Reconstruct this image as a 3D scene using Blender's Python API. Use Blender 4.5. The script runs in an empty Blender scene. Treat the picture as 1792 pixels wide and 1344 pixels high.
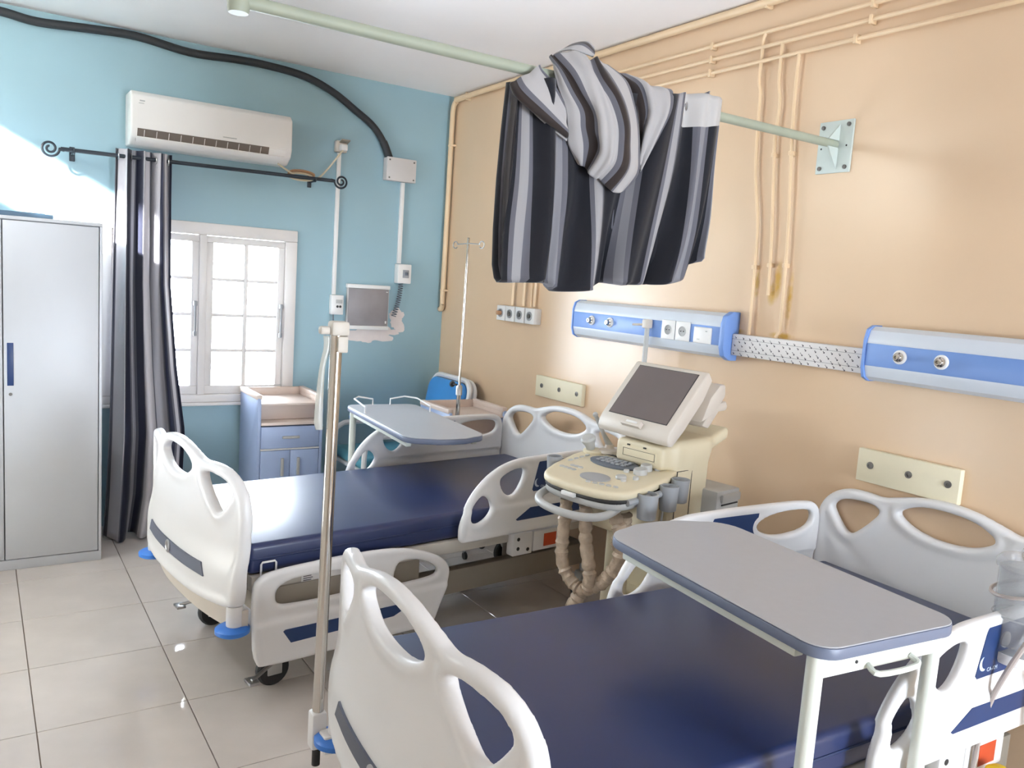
import bpy, bmesh, math, random
import numpy as np
from mathutils import Vector, Matrix

# ---------------------------------------------------------------- camera
SC = bpy.context.scene
COL = SC.collection
cam_d = bpy.data.cameras.new('camera')
cam_d.sensor_width = 36.0
cam_d.lens = 1427.68 / 1792 * 36.0
cam_d.clip_start = 0.02
cam = bpy.data.objects.new('camera', cam_d)
COL.objects.link(cam)
RIGHT = Vector((0.83594, -0.54471, 0.06705)).normalized()
FWD = Vector((0.5487, 0.82692, -0.12296)).normalized()
UP = RIGHT.cross(FWD).normalized()
RIGHT = FWD.cross(UP)
cam.matrix_world = Matrix.Translation((0, 0, 1.65)) @ Matrix((RIGHT, UP, -FWD)).transposed().to_4x4()
SC.camera = cam

# ---------------------------------------------------------------- sky, sun, exposure
SKY = 44.0
SUN = 60.0
world = bpy.data.worlds.new('hazy_sky')
SC.world = world
world.use_nodes = True
bg = world.node_tree.nodes['Background']
bg.inputs[0].default_value = (0.86, 0.935, 1.0, 1)
bg.inputs[1].default_value = SKY
sun_d = bpy.data.lights.new('sun', 'SUN')
sun_d.energy = SUN
sun_d.angle = math.radians(2.5)
sun_d.color = (1.0, 0.98, 0.95)
sun = bpy.data.objects.new('sun', sun_d)
COL.objects.link(sun)
SUN_DIR = Vector((1.0, 0.80, -0.545)).normalized()      # direction in which sunlight travels
sun.rotation_euler = SUN_DIR.to_track_quat('-Z', 'Y').to_euler()
sun.location = (-6, -4, 6)
SC.view_settings.view_transform = 'Standard'
SC.view_settings.look = 'None'
SC.view_settings.gamma = 1.0
SC.view_settings.use_curve_mapping = False
SC.view_settings.exposure = 0.02
SC.cycles.use_denoising = True
SC.cycles.max_bounces = 10
SC.cycles.diffuse_bounces = 6
SC.cycles.sample_clamp_indirect = 8.0

# room: camera stands at x=0,y=0; right wall x=XW, window wall y=YW
XW, YW, XL, YN, ZC = 2.91, 5.394, -0.9, -2.6, 2.95

def portal(loc, normal, sx, sy):
    l = bpy.data.lights.new('daylight_portal', 'AREA')
    l.shape = 'RECTANGLE'; l.size = sx; l.size_y = sy
    l.cycles.is_portal = True
    o = bpy.data.objects.new('daylight_portal', l); COL.objects.link(o)
    o.location = loc
    o.rotation_euler = Vector(normal).to_track_quat('-Z', 'Z').to_euler()
portal((1.2, YW + 0.12, 1.33), (0, -1, 0), 1.2, 1.15)
portal((XL - 0.06, 4.34, 2.705), (1, 0, 0), 1.12, 0.45)
portal((XL - 0.06, 3.75, 0.57), (1, 0, 0), 1.2, 0.55)
portal((2.0, YN - 0.1, 1.1), (0, 1, 0), 1.5, 1.4)

# ---------------------------------------------------------------- materials
def s2l(c):
    if isinstance(c, str):
        c = c.lstrip('#'); c = [int(c[i:i + 2], 16) / 255 for i in (0, 2, 4)]
    return tuple(x / 12.92 if x <= 0.04045 else ((x + 0.055) / 1.055) ** 2.4 for x in c) + (1.0,)

MATS = {}
def mat(name, col, rough=0.5, metal=0.0, var=0.04, scale=6.0, bump=0.0, bscale=60.0, spec=0.5, coat=0.0, coords='Object'):
    m = bpy.data.materials.new(name); m.use_nodes = True
    nt = m.node_tree; p = nt.nodes['Principled BSDF']
    c = s2l(col)
    tc = nt.nodes.new('ShaderNodeTexCoord')
    n = nt.nodes.new('ShaderNodeTexNoise'); n.inputs['Scale'].default_value = scale; n.inputs['Detail'].default_value = 4
    nt.links.new(tc.outputs[coords], n.inputs['Vector'])
    r = nt.nodes.new('ShaderNodeValToRGB')
    r.color_ramp.elements[0].position = 0.3; r.color_ramp.elements[1].position = 0.7
    r.color_ramp.elements[0].color = tuple(x * (1 - var) for x in c[:3]) + (1,)
    r.color_ramp.elements[1].color = tuple(min(1, x * (1 + var)) for x in c[:3]) + (1,)
    nt.links.new(n.outputs['Fac'], r.inputs[0]); nt.links.new(r.outputs[0], p.inputs['Base Color'])
    p.inputs['Roughness'].default_value = rough; p.inputs['Metallic'].default_value = metal
    p.inputs['Specular IOR Level'].default_value = spec
    if coat: p.inputs['Coat Weight'].default_value = coat; p.inputs['Coat Roughness'].default_value = 0.08
    if bump:
        n2 = nt.nodes.new('ShaderNodeTexNoise'); n2.inputs['Scale'].default_value = bscale; n2.inputs['Detail'].default_value = 3
        nt.links.new(tc.outputs[coords], n2.inputs['Vector'])
        b = nt.nodes.new('ShaderNodeBump'); b.inputs['Strength'].default_value = bump; b.inputs['Distance'].default_value = 0.01
        nt.links.new(n2.outputs['Fac'], b.inputs['Height']); nt.links.new(b.outputs[0], p.inputs['Normal'])
    MATS[name] = m
    return m

mat('blue_paint', '#97b6c1', 0.42, var=0.03, scale=2.0, bump=0.05, bscale=4)
mat('peach_paint', '#d9bd9e', 0.27, var=0.03, scale=1.5, bump=0.10, bscale=3.5)
mat('ceiling_white', '#fbf8f8', 0.8, var=0.03, scale=1.2)
mat('plain_wall', '#e2dcd0', 0.7)
mat('tile', '#d2cac4', 0.045, var=0.05, scale=5, bump=0.02, bscale=3)
mat('grout', '#ad9d8f', 0.8)
mat('white_paint', '#e4e0dd', 0.45, var=0.03, bump=0.03, bscale=40)
mat('locker_white', '#c6c8cc', 0.38, var=0.01)
mat('plastic_white', '#e3e2e2', 0.33, var=0.015, scale=3)
mat('plastic_beige', '#cfc6bb', 0.4, var=0.02)
mat('plastic_ivory', '#d9ceb2', 0.42, var=0.02)
mat('plastic_grey', '#b4b4b2', 0.42, var=0.02)
mat('plastic_midgrey', '#9a9da1', 0.45)
mat('plastic_darkgrey', '#5b626c', 0.45)
mat('seam_dark', '#2c2a2a', 0.6)
mat('frame_beige', '#c8c2b8', 0.45, var=0.04)
mat('frame_grey', '#8d8579', 0.5, var=0.06)
mat('vinyl_navy', '#1d2a54', 0.44, var=0.08, scale=5, bump=0.03, bscale=7, coat=0.5, spec=0.4)
MATS['vinyl_navy'].node_tree.nodes['Principled BSDF'].inputs['Coat Roughness'].default_value = 0.30
mat('vinyl_side', '#1b2a50', 0.45, var=0.06)
mat('navy_inlay', '#1d3766', 0.4, var=0.03)
mat('slate_inlay', '#4d5262', 0.45, var=0.03)
mat('rubber_black', '#2a2a2b', 0.6)
mat('wheel_grey', '#a9a9aa', 0.45)
mat('bumper_blue', '#2d6fc4', 0.35)
mat('chrome', '#c9c4be', 0.12, metal=1.0, var=0.03)
mat('steel', '#b9b9ba', 0.3, metal=1.0)
mat('bolt_grey', '#6d6a66', 0.45, metal=0.6)
mat('rail_green', '#a0a796', 0.5, var=0.05)
mat('plate_green', '#c4cec8', 0.45, var=0.05)
mat('pipe_peach', '#e0c5a1', 0.35, var=0.04)
mat('pipe_stain', '#b8954f', 0.6, var=0.2)
mat('board_cream', '#e5dcc0', 0.5, var=0.03)
mat('unit_white', '#d3dae3', 0.3, var=0.02)
mat('unit_blue', '#7397d6', 0.4, var=0.02)
mat('socket_white', '#e9e8e6', 0.35)
mat('ac_white', '#f1eeeb', 0.4, var=0.01)
mat('ac_dark', '#6a6058', 0.6)
mat('hose_black', '#232529', 0.55)
mat('iron_black', '#1e2630', 0.45)
mat('pale_box', '#cbc7c5', 0.45)
mat('panel_grey', '#8b8689', 0.45, var=0.1, scale=8)
mat('cord_cream', '#d8cbb0', 0.5)
mat('cord_brown', '#b48a68', 0.5)
mat('locker_blue', '#a0b1d3', 0.4, var=0.03)
mat('tray_beige', '#dccbc0', 0.4, var=0.03)
mat('chair_blue', '#3d86c9', 0.35, var=0.05)
mat('chair_teal', '#4d8a9c', 0.45, var=0.05)
mat('table_grey', '#adafb5', 0.33, var=0.015, scale=40)
mat('table_edge', '#6b7388', 0.4, var=0.02)
mat('table_frame', '#d8dcd3', 0.4, var=0.02)
mat('sleeve_grey', '#9a958c', 0.45)
mat('screen', '#6b6160', 0.22)
mat('wrap_film', '#b6a38f', 0.25, var=0.15, scale=30, bump=0.5, bscale=70)
mat('hose_clear', '#a79d98', 0.3, var=0.1)
mat('red_label', '#b8451f', 0.5)
mat('yellow', '#e3c21c', 0.45)
mat('logo_white', '#c9d6e4', 0.5)
mat('paper', '#e4e1df', 0.7, var=0.02)
mat('ink', '#4c4a50', 0.7)
mat('plaster', '#e6dcd8', 0.9, var=0.08, bump=0.3, bscale=50)
mat('folder_dark', '#4a6378', 0.5)
mat('cloth_header', '#c4c2c0', 0.85)

def glass(name, col=(1, 1, 1), gl=0.06, rough=0.02):
    m = bpy.data.materials.new(name); m.use_nodes = True; nt = m.node_tree
    for n in list(nt.nodes):
        if n.type != 'OUTPUT_MATERIAL': nt.nodes.remove(n)
    out = [n for n in nt.nodes if n.type == 'OUTPUT_MATERIAL'][0]
    t = nt.nodes.new('ShaderNodeBsdfTransparent'); t.inputs[0].default_value = (*col, 1)
    g = nt.nodes.new('ShaderNodeBsdfGlossy'); g.inputs['Roughness'].default_value = rough
    f = nt.nodes.new('ShaderNodeFresnel'); f.inputs[0].default_value = 1.45
    x = nt.nodes.new('ShaderNodeMixShader')
    nt.links.new(f.outputs[0], x.inputs[0]); nt.links.new(t.outputs[0], x.inputs[1]); nt.links.new(g.outputs[0], x.inputs[2])
    nt.links.new(x.outputs[0], out.inputs[0]); MATS[name] = m
glass('window_glass', (0.97, 0.98, 1.0))
def frosted(name):
    m = bpy.data.materials.new(name); m.use_nodes = True; nt = m.node_tree
    p = nt.nodes['Principled BSDF']; out = [n for n in nt.nodes if n.type == 'OUTPUT_MATERIAL'][0]
    nt.nodes.remove(p)
    t = nt.nodes.new('ShaderNodeBsdfTranslucent'); t.inputs[0].default_value = (0.9, 0.9, 0.88, 1)
    d = nt.nodes.new('ShaderNodeBsdfDiffuse'); d.inputs[0].default_value = (0.8, 0.8, 0.8, 1)
    x = nt.nodes.new('ShaderNodeMixShader'); x.inputs[0].default_value = 0.2
    nt.links.new(t.outputs[0], x.inputs[1]); nt.links.new(d.outputs[0], x.inputs[2]); nt.links.new(x.outputs[0], out.inputs[0])
    MATS[name] = m
frosted('frosted_glass')
def clear_plastic(name, col, alpha, rough=0.12):
    m = mat(name, col, rough, var=0.05)
    m.node_tree.nodes['Principled BSDF'].inputs['Alpha'].default_value = alpha
clear_plastic('clear_plastic', '#b9bcc0', 0.40)
clear_plastic('film_plastic', '#d8d8d0', 0.5)
clear_plastic('clear_coil', '#c9b7a4', 0.62, 0.2)

def stripes(name, bands, period, rough=0.85, header=None):
    """cloth with woven stripes: bands = [(width_fraction, colour)], driven by uv.x in metres"""
    m = bpy.data.materials.new(name); m.use_nodes = True; nt = m.node_tree; p = nt.nodes['Principled BSDF']
    uv = nt.nodes.new('ShaderNodeUVMap'); uv.uv_map = 'UVMap'
    sep = nt.nodes.new('ShaderNodeSeparateXYZ'); nt.links.new(uv.outputs[0], sep.inputs[0])
    d = nt.nodes.new('ShaderNodeMath'); d.operation = 'DIVIDE'; d.inputs[1].default_value = period; nt.links.new(sep.outputs[0], d.inputs[0])
    fr = nt.nodes.new('ShaderNodeMath'); fr.operation = 'FRACT'; nt.links.new(d.outputs[0], fr.inputs[0])
    r = nt.nodes.new('ShaderNodeValToRGB'); r.color_ramp.interpolation = 'CONSTANT'
    pos = 0
    els = r.color_ramp.elements
    while len(els) < len(bands): els.new(0.5)
    tot = sum(b[0] for b in bands)
    for e, (w, c) in zip(els, bands):
        e.position = pos; pos += w / tot
    for e, (w, c) in zip(els, bands): e.color = s2l(c)
    nt.links.new(fr.outputs[0], r.inputs[0])
    last = r.outputs[0]
    if header is not None:
        lt = nt.nodes.new('ShaderNodeMath'); lt.operation = 'LESS_THAN'; lt.inputs[1].default_value = header
        nt.links.new(sep.outputs[1], lt.inputs[0])
        mx = nt.nodes.new('ShaderNodeMixRGB'); mx.inputs[2].default_value = s2l('#b9b7b6')
        nt.links.new(lt.outputs[0], mx.inputs[0]); nt.links.new(last, mx.inputs[1]); last = mx.outputs[0]
    w = nt.nodes.new('ShaderNodeTexNoise'); w.inputs['Scale'].default_value = 400
    tc = nt.nodes.new('ShaderNodeTexCoord'); nt.links.new(tc.outputs['Object'], w.inputs['Vector'])
    b = nt.nodes.new('ShaderNodeBump'); b.inputs['Strength'].default_value = 0.15; b.inputs['Distance'].default_value = 0.002
    nt.links.new(w.outputs['Fac'], b.inputs['Height']); nt.links.new(b.outputs[0], p.inputs['Normal'])
    nt.links.new(last, p.inputs['Base Color']); p.inputs['Roughness'].default_value = rough
    p.inputs['Sheen Weight'].default_value = 0.15
    MATS[name] = m
LG, MG, NV, BR = '#a9a7a8', '#5f5f68', '#090b18', '#261c1a'
stripes('cloth_navy', [(.014, MG), (.034, '#949396'), (.02, MG), (.105, NV), (.018, MG), (.03, '#7f7f86'), (.018, MG), (.10, NV)], .34, header=0.075)
stripes('cloth_light', [(.085, LG), (.018, MG), (.03, BR), (.012, MG)], .15)
stripes('cloth_window', [(.016, MG), (.055, '#161b33'), (.016, MG), (.115, '#c6c3c8'), (.014, MG), (.05, '#10142a'), (.016, MG), (.10, '#b8b6bc')], .382, header=0.0)

# peach wall: yellow water stains below the pipe ends
def stain_wall():
    m = MATS['peach_paint']; nt = m.node_tree; p = nt.nodes['Principled BSDF']
    base = p.inputs['Base Color'].links[0].from_socket
    tc = nt.nodes.new('ShaderNodeTexCoord')
    total = None
    for (c, sx, sz) in (((XW, 2.385, 1.68), .035, .07), ((XW, 2.36, 1.74), .03, .12), ((XW, 2.29, 1.66), .022, .16), ((XW, 2.31, 1.50), .09, .022),
                        ((XW, 2.56, 1.50), .07, .018), ((XW, 2.47, 1.72), .02, .10)):
        mp = nt.nodes.new('ShaderNodeMapping'); mp.vector_type = 'POINT'
        mp.inputs['Scale'].default_value = (0.0, 1 / sx, 1 / sz)
        mp.inputs['Location'].default_value = (0, -c[1] / sx, -c[2] / sz)
        nt.links.new(tc.outputs['Object'], mp.inputs['Vector'])
        g = nt.nodes.new('ShaderNodeTexGradient'); g.gradient_type = 'SPHERICAL'
        nt.links.new(mp.outputs[0], g.inputs[0])
        if total is None: total = g.outputs['Fac']
        else:
            a = nt.nodes.new('ShaderNodeMath'); a.operation = 'MAXIMUM'
            nt.links.new(total, a.inputs[0]); nt.links.new(g.outputs['Fac'], a.inputs[1]); total = a.outputs[0]
    n = nt.nodes.new('ShaderNodeTexNoise'); n.inputs['Scale'].default_value = 28; n.inputs['Detail'].default_value = 5
    nt.links.new(tc.outputs['Object'], n.inputs['Vector'])
    mu = nt.nodes.new('ShaderNodeMath'); mu.operation = 'MULTIPLY'; nt.links.new(total, mu.inputs[0]); nt.links.new(n.outputs['Fac'], mu.inputs[1])
    r = nt.nodes.new('ShaderNodeValToRGB'); r.color_ramp.elements[0].position = 0.08; r.color_ramp.elements[1].position = 0.42
    nt.links.new(mu.outputs[0], r.inputs[0])
    mx = nt.nodes.new('ShaderNodeMixRGB'); mx.inputs[2].default_value = s2l('#c09a4c')
    nt.links.new(r.outputs[0], mx.inputs[0]); nt.links.new(base, mx.inputs[1]); nt.links.new(mx.outputs[0], p.inputs['Base Color'])
stain_wall()

# ---------------------------------------------------------------- mesh helpers
class MB:
    """collects shapes; build() links them as one mesh object"""
    def __init__(s): s.v = []; s.f = []
    def add(s, v, f, M=None):
        o = len(s.v)
        for p in v:
            p = Vector(p); s.v.append(M @ p if M else p)
        s.f += [tuple(i + o for i in q) for q in f]; return s
    def add_bm(s, bm, M=None):
        bm.verts.ensure_lookup_table(); bm.verts.index_update()
        s.add([v.co.copy() for v in bm.verts], [[v.index for v in f.verts] for f in bm.faces], M); bm.free(); return s
    def box(s, c, d, r=0.0, seg=2, M=None):
        bm = bmesh.new(); bmesh.ops.create_cube(bm, size=1.0)
        for v in bm.verts: v.co = Vector((v.co.x * d[0], v.co.y * d[1], v.co.z * d[2]))
        if r: bmesh.ops.bevel(bm, geom=bm.edges[:], offset=r, segments=seg, affect='EDGES', profile=0.5)
        T = Matrix.Translation(c)
        return s.add_bm(bm, (T @ M) if M else T)
    def bb(s, lo, hi, r=0.0, seg=2):
        return s.box([(a + b) / 2 for a, b in zip(lo, hi)], [b - a for a, b in zip(lo, hi)], r, seg)
    def cyl(s, a, b, r, r2=None, n=16, caps=True):
        a = Vector(a); b = Vector(b); r2 = r if r2 is None else r2
        q = (b - a).to_track_quat('Z', 'Y'); vs = []; fs = []
        for i in range(n):
            t = 2 * math.pi * i / n; d = q @ Vector((math.cos(t), math.sin(t), 0))
            vs += [a + d * r, b + d * r2]
        for i in range(n):
            j = (i + 1) % n; fs.append((2 * i, 2 * j, 2 * j + 1, 2 * i + 1))
        if caps: fs += [tuple(2 * i for i in reversed(range(n))), tuple(2 * i + 1 for i in range(n))]
        return s.add(vs, fs)
    def tube(s, pts, r, n=10, closed=False, caps=True, flat=None):
        pts = [Vector(p) for p in pts]; m = len(pts); vs = []; fs = []
        rr = r if isinstance(r, (list, tuple)) else [r] * m
        up = None
        for i, p in enumerate(pts):
            if closed: t = (pts[(i + 1) % m] - pts[i - 1])
            else: t = pts[min(i + 1, m - 1)] - pts[max(i - 1, 0)]
            t.normalize()
            if up is None:
                up = Vector((0, 0, 1)) if abs(t.z) < 0.9 else Vector((1, 0, 0))
            x = up.cross(t)
            if x.length < 1e-4: x = Vector((1, 0, 0)).cross(t)
            x.normalize(); y = t.cross(x).normalized(); up = y
            for k in range(n):
                a = 2 * math.pi * k / n
                vs.append(p + x * (math.cos(a) * rr[i]) + y * (math.sin(a) * rr[i] * (flat or 1)))
        for i in range(m if closed else m - 1):
            j = (i + 1) % m
            for k in range(n):
                l = (k + 1) % n; fs.append((i * n + k, i * n + l, j * n + l, j * n + k))
        if caps and not closed: fs += [tuple(reversed(range(n))), tuple((m - 1) * n + k for k in range(n))]
        return s.add(vs, fs)
    def lathe(s, prof, c=(0, 0, 0), n=24, M=None):
        vs = []; fs = []; m = len(prof)
        for k in range(n):
            a = 2 * math.pi * k / n
            for (r, z) in prof: vs.append((r * math.cos(a), r * math.sin(a), z))
        for k in range(n):
            l = (k + 1) % n
            for i in range(m - 1): fs.append((k * m + i, l * m + i, l * m + i + 1, k * m + i + 1))
        if prof[0][0] > 1e-6: fs.append(tuple(k * m for k in reversed(range(n))))
        if prof[-1][0] > 1e-6: fs.append(tuple(k * m + m - 1 for k in range(n)))
        T = Matrix.Translation(c)
        return s.add(vs, fs, (T @ M) if M else T)
    def sphere(s, c, r, n=14):
        r = (r, r, r) if not isinstance(r, (list, tuple)) else r
        bm = bmesh.new(); bmesh.ops.create_uvsphere(bm, u_segments=n, v_segments=max(6, n // 2 + 1), radius=1.0)
        return s.add_bm(bm, Matrix.Translation(c) @ Matrix.Diagonal((*r, 1)))
    def prism(s, poly, a, b, axis='y', r=0.0, seg=2):
        """polygon (2-D) extruded along axis from a to b"""
        bm = bmesh.new()
        def P(u, w, t): return {'x': (t, u, w), 'y': (u, t, w), 'z': (u, w, t)}[axis]
        va = [bm.verts.new(P(u, w, a)) for u, w in poly]; vb = [bm.verts.new(P(u, w, b)) for u, w in poly]
        n = len(poly)
        bm.faces.new(va); bm.faces.new(vb[::-1])
        for i in range(n):
            j = (i + 1) % n; bm.faces.new((va[j], va[i], vb[i], vb[j]))
        bmesh.ops.recalc_face_normals(bm, faces=bm.faces)
        if r:
            es = [e for e in bm.edges if len(e.link_faces) == 2 and e.calc_face_angle() > math.radians(25)]
            bmesh.ops.bevel(bm, geom=es, offset=r, segments=seg, affect='EDGES', profile=0.5)
        return s.add_bm(bm)
    def mesh(s, name, smooth=True, angle=38):
        me = bpy.data.meshes.new(name)
        me.from_pydata([tuple(v) for v in s.v], [], s.f)
        me.validate()
        bm = bmesh.new(); bm.from_mesh(me)
        bmesh.ops.recalc_face_normals(bm, faces=bm.faces); bm.to_mesh(me); bm.free()
        if smooth:
            me.polygons.foreach_set('use_smooth', [True] * len(me.polygons))
            me.set_sharp_from_angle(angle=math.radians(angle))
        return me
    def build(s, name, m, parent=None, smooth=True, angle=38, label=None):
        return link(name, s.mesh(name, smooth, angle), m, parent, label)

def link(name, me, m=None, parent=None, label=None):
    o = bpy.data.objects.new(name, me); COL.objects.link(o)
    if m and not me.materials: me.materials.append(MATS[m])
    if parent: o.parent = parent
    if label: o['label'] = label
    return o
def thing(name, label, cat, loc=(0, 0, 0), rotz=0.0, group=None):
    o = bpy.data.objects.new(name, None); COL.objects.link(o); o.empty_display_size = 0.1
    o.location = loc; o.rotation_euler = (0, 0, rotz)
    return tag(o, label, cat, group)
def tag(o, label, cat, group=None):
    o['label'] = label; o['category'] = cat
    if group: o['group'] = group
    return o
def struct(o):
    o['kind'] = 'structure'; return o
def copy_part(o, parent):
    c = o.copy(); COL.objects.link(c); c.parent = parent
    for ch in [x for x in bpy.data.objects if x.parent == o]:
        g = ch.copy(); COL.objects.link(g); g.parent = c
    return c

def crom(pts, n=8, closed=False):
    """Catmull-Rom through points of any dimension"""
    P = np.array(pts, float); m = len(P); out = []
    rng = range(m) if closed else range(m - 1)
    for i in rng:
        if closed: a, b, c, d = P[(i - 1) % m], P[i], P[(i + 1) % m], P[(i + 2) % m]
        else: a, b, c, d = P[max(i - 1, 0)], P[i], P[i + 1], P[min(i + 2, m - 1)]
        for k in range(n):
            t = k / n
            out.append(0.5 * ((2 * b) + (c - a) * t + (2 * a - 5 * b + 4 * c - d) * t * t + (-a + 3 * b - 3 * c + d) * t ** 3))
    if not closed: out.append(P[-1])
    return np.array(out)

def poly_sd(U, W, poly):
    """signed distance (negative inside) of grid points to a closed polygon"""
    poly = np.asarray(poly, float); d = np.full(U.shape, 1e9); ins = np.zeros(U.shape, bool)
    n = len(poly)
    for i in range(n):
        ax, ay = poly[i]; bx, by = poly[(i + 1) % n]
        ex, ey = bx - ax, by - ay; L = ex * ex + ey * ey + 1e-12
        t = np.clip(((U - ax) * ex + (W - ay) * ey) / L, 0, 1)
        d = np.minimum(d, (U - ax - t * ex) ** 2 + (W - ay - t * ey) ** 2)
        cond = ((ay > W) != (by > W)) & (U < (bx - ax) * (W - ay) / (by - ay + 1e-12) + ax)
        ins ^= cond
    d = np.sqrt(d); return np.where(ins, -d, d)

def surface_nets(F, lo, h):
    """numpy surface nets: F sampled on a grid with origin lo and spacing h"""
    nx, ny, nz = F.shape; S = F < 0
    c = [S[i:nx - 1 + i, j:ny - 1 + j, k:nz - 1 + k] for i in (0, 1) for j in (0, 1) for k in (0, 1)]
    tot = sum(x.astype(int) for x in c); act = (tot > 0) & (tot < 8)
    idx = -np.ones(act.shape, int); ids = np.argwhere(act); idx[act] = np.arange(len(ids))
    acc = np.zeros((len(ids), 3)); cnt = np.zeros(len(ids))
    I, J, K = ids.T
    cs = [(0, 0, 0), (0, 0, 1), (0, 1, 0), (0, 1, 1), (1, 0, 0), (1, 0, 1), (1, 1, 0), (1, 1, 1)]
    for a in range(8):
        for b in range(a + 1, 8):
            A, B = cs[a], cs[b]
            if sum(abs(x - y) for x, y in zip(A, B)) != 1: continue
            fa = F[I + A[0], J + A[1], K + A[2]]; fb = F[I + B[0], J + B[1], K + B[2]]
            m = (fa < 0) != (fb < 0); t = np.where(m, fa / np.where(m, fa - fb, 1), 0)
            for q in range(3): acc[:, q] += np.where(m, A[q] + t * (B[q] - A[q]), 0)
            cnt += m
    V = (acc / cnt[:, None] + ids) * h + np.array(lo)
    faces = []
    for ax in range(3):
        sh = [slice(None)] * 3; sh2 = [slice(None)] * 3
        sh[ax] = slice(0, -1); sh2[ax] = slice(1, None)
        a = S[tuple(sh)]; b = S[tuple(sh2)]; e = np.argwhere(a != b)
        o1, o2 = [(1, 2), (2, 0), (0, 1)][ax]
        e = e[(e[:, o1] > 0) & (e[:, o2] > 0)]
        def at(d1, d2):
            q = e.copy(); q[:, o1] -= d1; q[:, o2] -= d2
            q = np.minimum(q, np.array(idx.shape) - 1); return idx[q[:, 0], q[:, 1], q[:, 2]]
        Q = np.stack([at(0, 0), at(1, 0), at(1, 1), at(0, 1)], 1)
        fl = a[tuple(e.T)]; Q[~fl] = Q[~fl][:, ::-1]
        faces.append(Q[(Q >= 0).all(1)])
    return V, np.concatenate(faces)

def sdf_mesh(name, fn, lo, hi, h):
    ax = [np.arange(l - 2 * h, u + 2.5 * h, h) for l, u in zip(lo, hi)]
    X, Y, Z = np.meshgrid(*ax, indexing='ij')
    V, Q = surface_nets(fn(X, Y, Z), [a[0] for a in ax], h)
    me = bpy.data.meshes.new(name); me.from_pydata(V.tolist(), [], Q.tolist())
    me.polygons.foreach_set('use_smooth', [True] * len(me.polygons))
    return me

def grid_mesh(name, P, uv=None, closed_u=False, thick=0.0):
    """P: array (nu, nv, 3) -> quads, with uv in metres"""
    nu, nv = P.shape[:2]; V = P.reshape(-1, 3).tolist(); F = []
    for i in range(nu if closed_u else nu - 1):
        for j in range(nv - 1):
            k = (i + 1) % nu; F.append((i * nv + j, k * nv + j, k * nv + j + 1, i * nv + j + 1))
    me = bpy.data.meshes.new(name); me.from_pydata(V, [], F)
    if uv is not None:
        U = uv.reshape(-1, 2); l = me.uv_layers.new(name='UVMap')
        for lp in me.loops: l.data[lp.index].uv = U[lp.vertex_index]
    me.polygons.foreach_set('use_smooth', [True] * len(me.polygons))
    return me

def add_solid(o, t, off=0.0):
    m = o.modifiers.new('thickness', 'SOLIDIFY'); m.thickness = t; m.offset = off
    return o

def text_mesh(txt, size, depth=0.0006):
    c = bpy.data.curves.new('lettering', 'FONT'); c.body = txt; c.size = size; c.extrude = depth; c.align_x = 'CENTER'; c.align_y = 'CENTER'
    c.resolution_u = 2
    o = bpy.data.objects.new('lettering', c); COL.objects.link(o)
    dg = bpy.context.evaluated_depsgraph_get()
    me = bpy.data.meshes.new_from_object(o.evaluated_get(dg))
    bpy.data.objects.remove(o); bpy.data.curves.remove(c)
    return me

# ================================================================ THE SETTING
def bx(lo, hi, m=None):
    b = m or MB(); b.bb(lo, hi); return b

fl = MB(); fl.bb((XL - .2, YN - .2, -0.12), (XW + .15, YW + .2, -0.0095))
floor = struct(fl.build('floor', 'grout', smooth=False)); floor['label'] = 'polished beige tiled floor'
TX, TY, X0, Y0, GAP = 0.495, 0.51, 0.16, 4.59, 0.0035
tile_cache = {}
def tile(x0, x1, y0, y1):
    k = (round(x1 - x0, 4), round(y1 - y0, 4))
    if k not in tile_cache:
        m = MB(); m.bb((0, 0, -0.0095), (k[0], k[1], 0.0), 0.0012, 1)
        me = m.mesh('tile', False); me.materials.append(MATS['tile']); tile_cache[k] = me
    o = bpy.data.objects.new('tile', tile_cache[k]); COL.objects.link(o); o.parent = floor; o.location = (x0, y0, 0)
ix = [X0 + TX * i for i in range(-3, 8)]; iy = [Y0 + TY * i for i in range(-15, 4)]
for xa in ix:
    for ya in iy:
        a, b = max(xa, XL) + GAP / 2, min(xa + TX, XW) - GAP / 2
        c, d = max(ya, YN) + GAP / 2, min(ya + TY, YW) - GAP / 2
        if b - a > 0.03 and d - c > 0.03: tile(a, b, c, d)

def wall_open(name, axis, p0, p1, a0, a1, opens, m):
    """wall between planes p0..p1 on axis, spanning a0..a1, with rectangular openings (a,b,z0,z1)"""
    b = MB()
    def put(u0, u1, z0, z1):
        if u1 - u0 < 1e-4 or z1 - z0 < 1e-4: return
        if axis == 'y': b.bb((u0, p0, z0), (u1, p1, z1))
        else: b.bb((p0, u0, z0), (p1, u1, z1))
    cur = a0
    us = sorted({a0, a1} | {o[0] for o in opens} | {o[1] for o in opens})
    for u0, u1 in zip(us[:-1], us[1:]):                  # vertical bands, each with the openings it crosses
        z = -0.1
        for o in sorted([o for o in opens if o[0] <= u0 + 1e-6 and o[1] >= u1 - 1e-6], key=lambda o: o[2]):
            put(u0, u1, z, o[2]); z = o[3]
        put(u0, u1, z, ZC)
    o = struct(b.build(name, m, smooth=False)); return o
WIN = (0.66, 1.745, 0.805, 1.85)
wall_back = wall_open('wall_back', 'y', YW, YW + .2, XL - .2, XW + .15, [WIN], 'blue_paint'); wall_back['label'] = 'light blue painted window wall'
wall_right = wall_open('wall_right', 'x', XW, XW + .15, YN - .2, YW, [], 'peach_paint'); wall_right['label'] = 'glossy peach painted wall'
W_HI = (3.78, 4.9, 2.48, 2.93); W_LF = (3.15, 4.35, 0.3, 0.85); W_FR = (1.25, 2.75, 0.4, 1.8)
wall_left = wall_open('wall_left', 'x', XL - .08, XL, YN - .2, YW, [W_HI, W_LF], 'plain_wall')
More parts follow.
